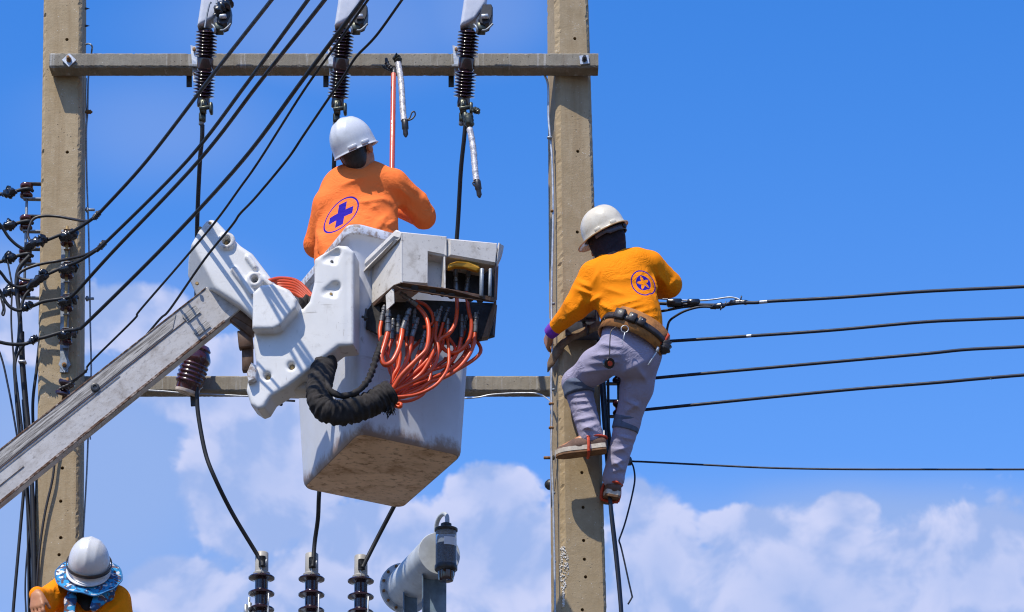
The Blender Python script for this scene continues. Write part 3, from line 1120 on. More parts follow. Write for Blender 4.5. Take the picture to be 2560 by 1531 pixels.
conductor('overhead_wire', 'heavy black wire reaching the third wrapped spool from the top',
          [(-30, 690, -0.22), (0, 728, -0.16), (14, 755, -0.14), (30, 771, -0.13), (52, 776, -0.12), (85, 764, -0.12), (110, 754, -0.13), (150, 748, -0.14), (170, 744, -0.16), (190, 731, -0.2), (280, 632, -0.6), (499, 400, -1.6), (650, 205, -2.4), (812, 0, YT), (890, -105, -4.0)],
          0.0090, m_black, [([(56, 777, -0.12), (70, 765, -0.13), (84, 760, -0.13)], 0.021)], GW)
conductor('overhead_wire', 'heavy black wire reaching the lowest wrapped spool of the pole rack',
          [(-40, 845, -0.2), (0, 856, -0.16), (30, 861, -0.14), (64, 860, -0.12), (85, 849, -0.12), (110, 844, -0.13), (150, 832, -0.14), (172, 826, -0.16), (196, 822, -0.2), (226, 799, -0.33), (420, 606, -1.1), (608, 400, -1.95), (760, 196, -2.7), (908, 0, YT), (985, -105, -4.0)],
          0.0094, m_black, [([(72, 858, -0.12), (85, 849, -0.13), (98, 847, -0.13)], 0.019)], GW)
conductor('overhead_wire', 'thin kinked black wire tied off at the lone lower spool',
          [(178, 954, -0.12), (206, 935, -0.15), (217, 925, -0.17), (228, 905, -0.2), (334, 800, -0.6), (350, 776, -0.75), (458, 651, -1.46), (539, 554, -1.80), (600, 470, -2.05), (650, 399, -2.2), (758, 229, -2.65), (844, 108, -2.95), (920, 0, YT), (995, -105, -3.8)],
          0.0055, m_black, (), GW)
conductor('overhead_wire', 'thin kinked black wire running lowest across the elbow of the lift',
          [(150, 1075, -0.03), (250, 962, -0.3), (340, 868, -0.75), (399, 799, -1.08), (426, 772, -1.22), (512, 648, -1.66), (580, 564, -1.90), (600, 535, -1.97), (639, 494, -2.08), (718, 399, -2.3), (758, 340, -2.42), (817, 253, -2.65), (861, 189, -2.8), (890, 143, -2.9), (941, 89, -3.05), (1005, 0, YT), (1080, -105, -3.8)],
          0.0057, m_black, (), GW)

# jumpers
GJ = 'black jumper loops beside the racked pole'
conductor('jumper_cable', 'black jumper looping from the upper wire connector across the pole face',
          [(246, 536, -0.36), (225, 551, -0.30), (212, 553, -0.25), (180, 548, -0.16), (140, 541, -0.12), (105, 541, -0.12), (84, 548, -0.12), (74, 566, -0.12), (70, 590, -0.12), (80, 612, -0.13)], 0.0078, m_black_brown, (), GJ, 'cable')
conductor('jumper_cable', 'black jumper looping from the lower wire connector across the pole face',
          [(258, 610, -0.38), (232, 629, -0.3), (205, 640, -0.22), (150, 652, -0.12), (100, 661, -0.12), (62, 674, -0.12), (46, 687, -0.12), (54, 698, -0.12), (90, 703, -0.13)], 0.0078, m_black_brown, (), GJ, 'cable')
GL = 'short wires from the outer rack spools'
for i, ((x, y), lab) in enumerate(zip(SS, ('topmost', 'second', 'third', 'lowest'))):
    conductor('service_wire', 'taped black wire leaving the %s spool of the outer side rack' % lab,
              [(-60, y + 14 + 10 * (i > 1), 0.0), (0, y + 8 + 3 * i, 0.0), (22, y + 6, 0.0), (48, y - 2, 0.0), (70, y - 6, -0.01), (82, y, 0.02)], 0.0095, m_black,
              [([(6, y + 10, 0.0), (24, y + 5, -0.01), (42, y + 2, 0.0)], 0.024), ([(20, y - 12, 0.0), (24, y + 2, -0.01), (27, y + 20, 0.0)], 0.015)], GL)
conductor('service_wire', 'thin black wire drooping in a loop under the outer rack spools',
          [(18, 648, -0.02), (26, 690, -0.02), (30, 720, -0.02), (28, 800, -0.02), (33, 880, -0.02), (42, 990, -0.02), (52, 1100, 0.0), (66, 1240, 0), (70, 1400, 0), (72, 1620, 0)], 0.0052, m_black)
conductor('wire_tail', 'short black loop of wire dangling at the far left edge', [(2, 745, -0.02), (8, 770, -0.02), (5, 785, -0.02), (9, 788, -0.02), (12, 775, -0.02), (8, 752, -0.02)], 0.005, m_black)

# vertical bundle beside the pole
GB = 'cables bundled down the outer side of the racked pole'
bund = [
    ('thick black down cable at the front of the bundle with a clip', [(75, 640, -0.04), (50, 668, -0.04), (42, 700, -0.03), (44, 745, -0.03), (50, 800, -0.03), (54, 900, -0.03), (62, 1000, -0.03), (72, 1090, -0.03), (82, 1260, -0.03), (86, 1430, -0.03), (90, 1650, -0.03)], 0.0125),
    ('black down cable bowing out left below the rack', [(78, 722, -0.04), (60, 745, -0.04), (50, 790, -0.04), (46, 850, -0.02), (36, 905, -0.02), (38, 960, -0.02), (46, 1060, -0.02), (62, 1200, 0.0), (76, 1330, 0.0), (82, 1430, 0.0), (80, 1650, 0)], 0.0085),
    ('black down cable branching off the lowest jumper joint', [(88, 846, -0.12), (62, 862, -0.08), (44, 888, -0.05), (38, 920, -0.05), (44, 980, -0.04), (56, 1080, -0.02), (70, 1230, 0.02), (74, 1400, 0.02), (76, 1650, 0.02)], 0.0068),
    ('straight black cable tight against the pole edge', [(104, 770, 0.06), (101, 830, 0.06), (92, 920, 0.05), (82, 1010, 0.05), (86, 1120, 0.04), (92, 1200, 0.03), (88, 1330, 0.02), (90, 1450, 0.02), (88, 1650, 0.02)], 0.0085),
    ('black cable slanting down at the left picture edge', [(-40, 800, -0.05), (0, 884, -0.04), (20, 965, -0.03), (40, 1075, -0.02), (66, 1240, 0.05), (80, 1360, 0.05), (78, 1650, 0.05)], 0.0058),
    ('outermost black cable hanging free left of the bundle', [(58, 1000, 0.03), (64, 1100, 0.03), (60, 1215, 0.03), (52, 1310, 0.03), (44, 1400, 0.03), (32, 1540, 0.03), (26, 1650, 0.03)], 0.0088),
    ('thin black cable looping loose beside the bundle', [(84, 1190, 0.0), (80, 1260, 0.0), (72, 1340, 0.0), (65, 1420, 0.0), (63, 1480, 0.0), (65, 1540, 0.0), (64, 1650, 0)], 0.0048),
    ('second thick cable pressed inside the bundle', [(56, 830, 0.0), (58, 900, 0.0), (66, 1000, 0.0), (76, 1120, 0.0), (80, 1280, 0.0), (84, 1400, 0.0), (86, 1650, 0.0)], 0.0105)]
for lab, pts, r in bund:
    o = conductor('down_cable', lab, pts, r, m_black if r > 0.006 else m_navy, (), GB, 'cable')
    if 'clip' in lab:
        obj('clip', box(P(56, 906, -0.035), (0.042, 0.04, 0.014)), m_galv, o)
conductor('down_cable', 'black cable curving down across the face of the racked pole under the boom', [(150, 1080, -0.03), (138, 1145, -0.03), (131, 1200, -0.03), (114, 1275, -0.03), (102, 1350, -0.03), (94, 1430, -0.03), (88, 1530, -0.03), (84, 1640, -0.03)], 0.0068, m_black_brown, (), None, 'cable')

# earth wire and steps on the racked pole
ew = conductor('earth_wire', 'thin grey earth wire down the inner edge of the racked pole', [(213, 112, 0.05), (222, 110, 0.03), (230, 116, 0.03), (229, 132, 0.12), (221, 195, 0.12), (219, 280, 0.1), (216, 330, 0.1), (217, 440, 0.1), (221, 560, 0.1), (224, 690, 0.1), (226, 820, 0.1), (228, 935, 0.1), (222, 1050, 0.1), (217, 1180, 0.1), (208, 1340, 0.1), (200, 1480, 0.1)], 0.0048, m_galv_dull, cat='earth wire')
obj('strand', wire([P(216, 196, 0.11), P(215, 240, 0.11), P(217, 312, 0.11)], 0.003, 6), m_galv_dull, ew)
obj('clip', lump([P(214, 281, 0.08), P(222, 280, 0.06), P(231, 281, 0.06)], 0.011), m_rust, ew)
for (x, y, l) in ((213, 525, 24), (213, 747, 22)):
    obj('standoff', join(rod(P(x, y, 0.08), P(x + l, y, 0.08), 0.0075), hexbolt(P(x + 2, y, 0.08), (1, 0, 0), 0.016, 0.014)), m_galv_dull, ew)
obj('wire_end', wire([P(222, 1072, 0.09), P(225, 1088, 0.08), P(226, 1099, 0.08)], 0.0045, 6), m_galv_dull, ew)
for (y, w_) in ((22, 'topmost'), (65, 'second')):
    o = obj('step_spike', lathe([(0.0068, 0), (0.006, 0.01), (0.0008, 0.027)], P(212, y, 0.07), (1, 0, 0), 8), m_steel_dark)
    tag(o, 'small dark %s spike sticking out of the racked pole edge near the top' % w_, 'spike', 'spikes on the pole edge')

# ------------------------------------------------------------------ right-hand pole: conduit, rack, box, wires
cd = conductor('conduit', 'pale grey conduit running down the edge of the climbed pole', [(1360, 185, -0.01), (1370, 215, -0.01), (1371, 290, -0.01), (1374, 330, -0.015), (1380, 400, -0.02), (1383, 520, -0.025), (1381, 640, -0.025), (1379, 760, -0.025), (1381, 860, -0.03), (1378, 960, -0.03), (1380, 1040, -0.03), (1378, 1120, -0.03), (1382, 1220, -0.035), (1386, 1400, -0.035), (1388, 1560, -0.04), (1389, 1680, -0.04)], 0.0062, m_galv, cat='conduit')
for (x, y) in ((1374, 345), (1380, 528), (1384, 760), (1384, 975), (1378, 1010), (1378, 1070), (1385, 1233), (1387, 1405)):
    obj('clip', box(P(x, y, -0.03), (0.028 if y in (345, 1010, 1070) else 0.016, 0.02, 0.012)), m_rust if y in (1010, 1070, 528) else m_galv_dull, cd)
stp = empty('step_bolt', P(1374, 1146, 0.02), 'rusty step bolt sticking out beside the raised shoe', 'bolt')
obj('shank', rod(P(1388, 1145, 0.0), P(1359, 1145, 0.0), 0.0085), m_rust, stp)
obj('nut', hexbolt(P(1386, 1145, 0.0), (-1, 0, 0), 0.014, 0.014), m_yellow_rod, stp)
obj('plate', box(P(1388, 1143, 0.0), (0.004, 0.04, 0.06)), m_galv, stp)
knob = obj('pole_stud', lathe([(0.03, 0), (0.028, 0.012), (0.015, 0.026), (0.004, 0.03)], P(1375, 1212, 0.10), (-1, 0, 0), 14), m_steel_dark)
tag(knob, 'dark domed stud behind the left edge of the climbed pole', 'stud')

bx = empty('fuse_box', P(1450, 840, -0.05), 'slate grey metal box strapped to the pole behind the gripping arm', 'box')
obj('case', box(P(1456, 800, -0.055), (0.185, 0.09, 0.20), None, 0.008), m_box_grey, bx)
obj('lid', box(P(1454, 772, -0.105), (0.15, 0.012, 0.11), None, 0.004), m_box_grey, bx)
obj('lever', join(rod(P(1459, 805, -0.105), P(1459, 792, -0.15), 0.012), rod(P(1450, 796, -0.15), P(1466, 776, -0.16), 0.009)), m_steel_dark, bx)
GRC = 'cables hanging on the climbed pole'
rackR = empty('wire_rack', P(1520, 1080, 0.1), 'dark wire rack half hidden behind the climbing worker', 'wire rack')
obj('channel', beam(P(1516, 700, 0.09), P(1524, 1215, 0.09), 0.014, 0.05, (1, 0, 0), 0.002), m_steel_dark, rackR, smooth=False)
obj('rod', rod(P(1544, 735, 0.09), P(1548, 1210, 0.09), 0.0075), m_steel_dark, rackR)
for (x, y) in ((1545, 757), (1545, 850), (1546, 940), (1547, 1022), (1548, 1150)):
    for dy in (-19, 20):
        obj('bracket_tab', beam(P(x + 10, y + dy, 0.09), P(1515, y + dy, 0.09), 0.034, 0.007, (0, 1, 0), 0.001), m_steel_dark, rackR, smooth=False)
    obj('spool_insulator', spool(P(x, y, 0.09), 0.034, 0.074), m_brown, rackR)
for k, (pts, r, m_, lab) in enumerate((
        ([(1492, 780, 0.0), (1497, 870, -0.01), (1503, 960, -0.03), (1510, 1060, -0.06), (1517, 1150, -0.07), (1527, 1280, -0.07), (1541, 1410, -0.06), (1552, 1531, -0.06), (1556, 1660, -0.06)], 0.0098, m_navy, 'thick blue-black cable hanging down in front of the lower shoe'),
        ([(1502, 850, 0.02), (1506, 950, 0.02), (1513, 1040, 0.0), (1520, 1150, -0.02), (1529, 1262, -0.05), (1545, 1400, -0.05), (1556, 1531, -0.05), (1561, 1660, -0.05)], 0.006, m_navy, 'thinner blue-black cable running alongside the thick hanging one'),
        ([(1508, 920, 0.05), (1512, 1000, 0.04), (1524, 1100, 0.04), (1532, 1170, 0.06), (1524, 1200, 0.08)], 0.011, m_black, 'black cable tucked behind the calf of the climbing worker'))):
    conductor('down_cable', lab, pts, r, m_, (), GRC, 'cable')

GR = 'wires leaving to the right from the climbed pole'
YE = -0.9
w1 = conductor('line_wire', 'uppermost black wire to the right with the clamp and bare joint', [(1535, 752, 0.06), (1650, 759, 0.0), (1720, 762, -0.03), (1800, 763, -0.08), (1850, 758, -0.12), (1892, 757, -0.14), (1920, 754, -0.16), (2100, 744, -0.32), (2310, 729, -0.55), (2560, 717, -0.85), (2720, 708, -1.05)], 0.0088, m_navy,
               [([(1775, 770, -0.08), (1795, 766, -0.08), (1812, 766, -0.09)], 0.016), ([(1818, 760, -0.1), (1845, 756, -0.11), (1878, 757, -0.13)], 0.014)], GR)
obj('bare_joint', wire([P(1900, 756, -0.145), P(1919, 754.5, -0.165)], 0.0098, 8), m_galv, w1)
obj('clamp', join(box(P(1686, 758, -0.02), (0.085, 0.04, 0.042), None, 0.008), box(P(1734, 757, -0.04), (0.07, 0.035, 0.036), None, 0.008), rod(P(1700, 757, -0.03), P(1722, 757, -0.03), 0.006)), m_tape, w1)
obj('barb', join(rod(P(1850, 757, -0.12), P(1854, 740, -0.12), 0.004), rod(P(1805, 765, -0.1), P(1801, 776, -0.1), 0.004), rod(P(1812, 768, -0.1), P(1815, 754, -0.1), 0.003)), m_tape, w1)
obj('jumper', wire([P(1560, 746, 0.05), P(1640, 747, 0.0), P(1720, 752, -0.02), P(1775, 750, -0.06), P(1820, 744, -0.09), P(1840, 746, -0.1), P(1852, 752, -0.12)], 0.0042, 6), m_galv, w1)
obj('tail', wire([P(1560, 790, 0.05), P(1650, 779, 0.0), P(1710, 768, -0.02), P(1760, 765, -0.05)], 0.0075), m_black, w1)
w1b = conductor('jumper_cable', 'black jumper dropping from the clamp to the tool belt', [(1790, 768, -0.09), (1750, 768, -0.06), (1715, 777, -0.04), (1690, 790, -0.02), (1674, 803, 0.0), (1668, 822, 0.0), (1664, 850, 0.02), (1640, 870, 0.05)], 0.0065, m_navy, (), None, 'cable')
w2 = conductor('line_wire', 'second black wire to the right with a short bare patch', [(1535, 862, 0.08), (1680, 853, 0.0), (1866, 841, -0.1), (1880, 840, -0.12), (2080, 826, -0.3), (2300, 806, -0.52), (2440, 799, -0.7), (2560, 794, -0.85), (2720, 785, -1.05)], 0.0085, m_navy, (), GR)
obj('bare_joint', wire([P(1867, 841, -0.112), P(1879, 840, -0.122)], 0.0094, 8), m_galv, w2)
conductor('line_wire', 'third black wire to the right, leaving behind the bent thigh', [(1535, 956, 0.08), (1612, 948, 0.02), (1750, 935, -0.04), (1940, 918, -0.2), (2140, 900, -0.4), (2320, 884, -0.55), (2420, 874, -0.68), (2560, 867, -0.85), (2720, 857, -1.05)], 0.0085, m_navy, (), GR)
conductor('line_wire', 'fourth black wire to the right, leaving behind the straight knee', [(1535, 1033, 0.08), (1600, 1026, 0.02), (1750, 1011, -0.04), (1940, 992, -0.2), (2140, 973, -0.4), (2340, 957, -0.58), (2440, 948, -0.7), (2560, 938, -0.85), (2720, 927, -1.05)], 0.0085, m_navy, (), GR)
w5 = conductor('line_wire', 'thin lowest black wire to the right from the small cone insulator', [(1560, 1150, 0.08), (1584, 1154, 0.06), (1612, 1155, 0.05), (1750, 1162, 0.0), (1920, 1170, -0.1), (2100, 1173.5, -0.2), (2300, 1174, -0.3), (2560, 1174, -0.4), (2720, 1173, -0.5)], 0.0052, m_navy, (), GR)
obj('cone_insulator', lathe([(0.006, 0), (0.022, 0.006), (0.024, 0.025), (0.012, 0.045), (0.004, 0.05)], P(1568, 1164, 0.06), unit((0.25, -0.2, 0.9)), 14), m_steel_dark, w5)
conductor('wire_tail', 'loose thin wire end kinked below the straight leg', [(1576, 1152, 0.05), (1584, 1170, 0.03), (1587, 1200, 0.02), (1580, 1240, 0.0), (1569, 1285, 0.0), (1562, 1310, 0.0), (1556, 1328, 0.0), (1549, 1347, 0), (1548, 1354, 0), (1552, 1366, 0), (1560, 1400, 0), (1572, 1455, 0), (1580, 1490, 0), (1580, 1494, 0), (1570, 1511, 0)], 0.0048, m_navy)

# stay strand along the lower crossarm
stay = obj('stay_strand', wire([P(300, 973, 0.25), P(400, 978, 0.245), P(470, 984, 0.24), P(560, 988, 0.24), P(700, 994, 0.24), P(1000, 1000, 0.24), P(1172, 996, 0.24), P(1230, 987, 0.235), P(1300, 983, 0.23), P(1345, 985, 0.2), P(1372, 1000, 0.08), P(1380, 1012, -0.02)], 0.0042, 6), m_galv)
tag(stay, 'twisted bare stay strand lying along the lower crossarm', 'wire')

# ------------------------------------------------------------------ fuse cutouts on the upper crossarm
def shed_stack(prof, r, core, h0, h1, n):
    s = (h1 - h0) / n
    for i in range(n):
        h = h0 + s * i
        prof += [(core, h), (core + 0.003, h + s * .18), (r * .93, h + s * .26), (r, h + s * .36), (r * .985, h + s * .50), (core + 0.008, h + s * .80), (core, h + s * .92)]
    prof.append((core, h1))


def cutout(bot, top, label, hood_var):
    B = P(bot[0], bot[1], -0.215); T = P(top[0], top[1], -0.35)
    ax = unit(T - B); L = np.linalg.norm(T - B)
    t = empty('fuse_cutout', B, label, 'cutout', 'fuse cutouts on the upper crossarm')
    u = lambda f: L * f
    pr = [(0.028, 0), (0.034, 0.004), (0.036, u(.06)), (0.033, u(.125))]
    shed_stack(pr, 0.059, 0.036, u(.13), u(.475), 8)
    pr += [(0.038, u(.482)), (0.043, u(.495)), (0.044, u(.51)), (0.044, u(.63)), (0.043, u(.645)), (0.037, u(.657))]
    shed_stack(pr, 0.059, 0.036, u(.66), u(1.0), 8)
    pr += [(0.026, u(1.03))]
    obj('insulator', lathe(pr, B, ax, 28), m_brown, t, angle=60)
    dx = top[0] - 1172; dyy = top[1] - 78
    q = lambda x, y, Y: P(x + dx, y + dyy, Y)
    obj('mounting_plate', join(prism([q(1131, 113, -0.13), q(1146, 117, -0.13), q(1152, 205, -0.13), q(1138, 203, -0.13)], (0, 0.008, 0), 0.001),
                               beam(q(1140, 165, -0.125), q(1168, 165, -0.30), 0.012, 0.05, (0, 0, 1), 0.002)), m_galv, t, smooth=False)
    obj('back_strap', beam(q(1128, 190, 0.0), q(1128, 218, 0.0), 0.03, 0.008, (1, 0, 0), 0.001), m_steel_dark, t, smooth=False)
    obj('bolt', join(hexbolt(q(1141, 125, -0.135), (0, -1, 0), 0.011, 0.012), hexbolt(q(1143, 185, -0.135), (0, -1, 0), 0.011, 0.012)), m_rust, t)
    # hood and contact head above the insulator
    hp = [(1150, 76), (1157, 30), (1164, -20), (1174, -60), (1222, -60), (1216, 20), (1203, 40), (1190, 58), (1165, 72)]
    O = q(1185, 10, -0.36); n_ = A([0.0, -1.0, 0.0]); exx = A([1.0, 0, 0]); eyy = A([0, 0, 1.0])
    p2 = [((q(x, y, -0.36) - O) @ exx, (q(x, y, -0.36) - O) @ eyy) for (x, y) in hp]
    bl = Blob(0.02).add(poly_sdf(p2, O, exx, eyy, n_, 0.055, 0.018))
    bl.cut(cap(q(1176, 60, -0.42), q(1184, 32, -0.42), 0.006), 0.004)
    obj('hood', bl.mesh(O - A([.12, .09, .2]), O + A([.12, .09, .2]), 0.006), m_polymer_hood, t, angle=180)
    head = [(1203, 24), (1207, 10), (1228, 10), (1232, 18), (1231, 38), (1222, 58), (1212, 62), (1200, 58), (1196, 48)]
    obj('contact_head', prism([q(x, y, -0.46) for (x, y) in head], (0, 0.09, 0), 0.005), m_black_plastic, t, smooth=False)
    obj('contact_roller', rod(q(1203, 42, -0.475), q(1221, 41, -0.475), 0.013, 14), m_galv, t)
    obj('neck', box(q(1203, 72, -0.42), (0.045, 0.06, 0.045)), m_bronze, t)
    obj('hook', join(wire([q(1185, 62, -0.44), q(1190, 67, -0.455), q(1193, 75, -0.455), q(1192, 82, -0.44)], 0.006),
                     wire([q(1204, 76, -0.44), q(1213, 76, -0.455), q(1221, 71, -0.46), q(1232, 60, -0.46)], 0.0055)), m_galv_dull, t)
    if hood_var:
        obj('lifting_rod', join(wire([q(1167, 70, -0.46), q(1172, 40, -0.46), q(1179, 10, -0.46), q(1183, 7, -0.455)], 0.005), wire([q(1196, 10, -0.46), q(1201, -40, -0.45)], 0.005),
                                wire([q(1209, 12, -0.46), q(1214, -40, -0.45)], 0.005)), m_galv_dull, t)
        obj('weather_boot', lump([q(1194, 40, -0.46), q(1206, 22, -0.47), q(1222, 12, -0.47), q(1230, 0, -0.46)], 0.03, 0.14), m_tape, t)
    # lower contact
    b = lambda x, y, Y: P(bot[0] + x, bot[1] + y, Y)
    obj('lower_clamp', join(box(b(0, -2, -0.26), (0.035, 0.04, 0.075), None, 0.006), rod(b(-10, 2, -0.28), b(18, -2, -0.28), 0.012), box(b(20, 2, -0.27), (0.018, 0.05, 0.055), None, 0.005),
                            box(b(-2, 24, -0.24), (0.036, 0.035, 0.05), None, 0.006), rod(b(1, -16, -0.28), b(1, -4, -0.285), 0.010)), m_bronze, t)
    obj('cable_lug', rod(b(-3, 18, -0.235), b(-5, 44, -0.23), 0.0145), m_galv_dull, t)
    return t


cutout((508, 270), (517, 78), 'brown ribbed fuse cutout over the lift elbow, with loose rods and black boot', 1)
cutout((843, 272), (859, 78), 'brown ribbed fuse cutout standing above the white helmet of the bucket worker', 0)
cutout((1158, 270), (1172, 78), 'brown ribbed fuse cutout with the silver tube hanging from its foot', 0)

# drop tubes
def fuse_tube(a, b, end, ring, label):
    r = 0.0165
    ax = unit(b - a)
    bend = np.linspace(0, 1, 46)
    cl = a + (b - a) * bend[:, None] + A([1, 0, 0]) * (0.004 * np.sin(bend * 5.0))[:, None]
    t = obj('fuse_tube', tube(cl, [r * (1 + 0.05 * (i % 2) + 0.04 * math.sin(i * 0.9)) for i in range(46)], 12, 0.03), m_braid)
    tag(t, label, 'fuse tube')
    obj('end_cap', lathe([(r * .95, 0), (r * 1.12, .006), (r * 1.1, .05), (r * .8, .055), (r * .85, .085), (r * .35, .10)], b, end - b, 14), m_steel_dark, t)
    obj('pull_ring', wire(ring + [ring[0]], 0.0042, 6), m_steel_dark, t)
    return t


f1 = fuse_tube(P(1174, 322, -0.30), P(1193, 452, -0.34), P(1197, 480, -0.345), [P(1192, 468, -0.35), P(1185, 464, -0.35), P(1182, 458, -0.35), P(1187, 456, -0.35), P(1192, 462, -0.35)],
               'silver braided tube hanging below the cutout next to the climbed pole')
obj('hinge', join(lump([P(1170, 285, -0.3), P(1172, 300, -0.3), P(1175, 322, -0.3)], 0.026, 0.12), lump([P(1180, 278, -0.31), P(1190, 276, -0.31), P(1198, 284, -0.31)], 0.017, 0.1), rod(P(1163, 282, -0.29), P(1165, 306, -0.29), 0.015)), m_bronze, f1)
f2 = fuse_tube(P(995, 156, -0.20), P(1012, 302, -0.28), P(1014, 334, -0.29), [P(1016, 300, -0.29), P(1024, 296, -0.29), P(1030, 282, -0.29), P(1036, 280, -0.29), P(1038, 288, -0.29), P(1031, 297, -0.29), P(1022, 301, -0.29)],
               'silver braided tube held up on the orange stick')
obj('hinge', join(lump([P(985, 143, -0.2), P(992, 146, -0.2), P(1000, 162, -0.2)], 0.022, 0.15), rod(P(984, 150, -0.2), P(994, 138, -0.2), 0.012)), m_bronze, f2)
hs = obj('hot_stick', tube([P(984, 186, -0.22), P(980, 425, -0.44), P(974, 690, -0.56)], 0.0145, 14), m_stick)
tag(hs, 'long orange insulated stick raised to the upper crossarm', 'hot stick')
obj('stick_head', join(rod(P(984.6, 190, -0.218), P(986, 172, -0.205), 0.013), lump([P(964, 152, -0.2), P(972, 166, -0.2), P(984, 176, -0.2)], 0.013, 0.15), lump([P(955, 164, -0.2), P(966, 172, -0.2), P(980, 178, -0.2)], 0.007, 0.15), rod(P(965, 146, -0.2), P(970, 164, -0.2), 0.008)), m_steel_dark, hs)

# leads from the cutouts to the transformer
GD = 'black leads from the cutouts to the bushings'
conductor('lead_cable', 'black lead from the outer cutout, tied to the tilted brown insulator', [(506, 312, -0.23), (505, 350, -0.20), (500, 400, -0.15), (494, 527, 0.0), (492, 620, 0.10), (491, 760, 0.14), (491, 868, 0.13), (490, 915, 0.12), (492, 985, 0.14), (496, 1040, 0.15), (513, 1131, 0.15), (536, 1193, 0.15), (580, 1282, 0.24), (640, 1382, 0.33), (655, 1406, 0.315), (656, 1416, 0.31)], 0.0122, m_black, (), GD, 'cable', 10)
conductor('lead_cable', 'black lead passing behind the bucket worker down to the middle bushing', [(838, 316, -0.23), (836, 380, -0.2), (834, 465, -0.12), (832, 600, 0.02), (828, 900, 0.12), (808, 1120, 0.15), (798, 1231, 0.16), (795, 1295, 0.26), (787, 1355, 0.32), (783, 1406, 0.315), (781, 1418, 0.31)], 0.0122, m_black, (), GD, 'cable', 10)
conductor('lead_cable', 'black lead rising behind the control box to the tube-hung cutout', [(1164, 308, -0.25), (1160, 350, -0.22), (1152, 430, -0.15), (1142, 595, 0.0), (1120, 800, 0.1), (1080, 1050, 0.15), (1030, 1180, 0.16), (991, 1255, 0.24), (947, 1339, 0.31), (913, 1406, 0.315), (906, 1420, 0.31)], 0.0122, m_black, (), GD, 'cable', 10)

# tilted post insulator on the lower crossarm
ins = empty('post_insulator', P(475, 1000, 0.2), 'tilted dark red ribbed insulator on the lower crossarm below the boom', 'insulator')
Bp, Tp = P(466, 984, 0.17), P(500, 868, 0.13)
ax = unit(Tp - Bp); Ln = np.linalg.norm(Tp - Bp)
pr = [(0.055, 0.012), (0.066, 0.016), (0.068, 0.045)]
for i in range(5):
    h = 0.05 + i * 0.024
    pr += [(0.071, h), (0.078, h + .007), (0.079, h + .013), (0.071, h + .020)]
pr += [(0.073, 0.175), (0.079, 0.185), (0.079, 0.20), (0.074, 0.215), (0.066, 0.23), (0.06, 0.24), (0.066, 0.25), (0.05, 0.272)]
obj('insulator', lathe(pr, Bp, ax, 28), m_dark_red, ins, angle=60)
obj('cement_base', lathe([(0.04, -0.002), (0.062, 0.0), (0.066, 0.012), (0.066, 0.02)], Bp, ax, 28), m_porcelain_base, ins)
obj('tie_wire', join(*[wire([P(484, 920 + k * 4, 0.10), P(490, 924 + k * 4, 0.098), P(497, 920 + k * 4, 0.10)], 0.0035, 6) for k in range(4)],
                     wire([P(484, 878, 0.1), P(488, 868, 0.09), P(498, 868, 0.09), P(497, 876, 0.1)], 0.0045, 6), wire([P(470, 905, 0.1), P(476, 912, 0.09), P(490, 914, 0.09), P(506, 906, 0.11)], 0.0035, 6)), m_galv, ins)
obj('mounting_bracket', join(beam(P(482, 985, 0.2), P(484, 1016, 0.2), 0.03, 0.012, (1, 0, 0), 0.002), beam(P(470, 982, 0.18), P(470, 982, 0.262), 0.05, 0.012, (1, 0, 0), 0.002)), m_steel_dark, ins, smooth=False)
sm = obj('hanging_clamp', join(rod(P(690, 1000, 0.24), P(738, 1003, 0.24), 0.006), lump([P(700, 1003, 0.24), P(704, 1015, 0.24)], 0.009)), m_steel_dark)
tag(sm, 'small dark clamp hanging under the lower crossarm beside the bracket', 'clamp')

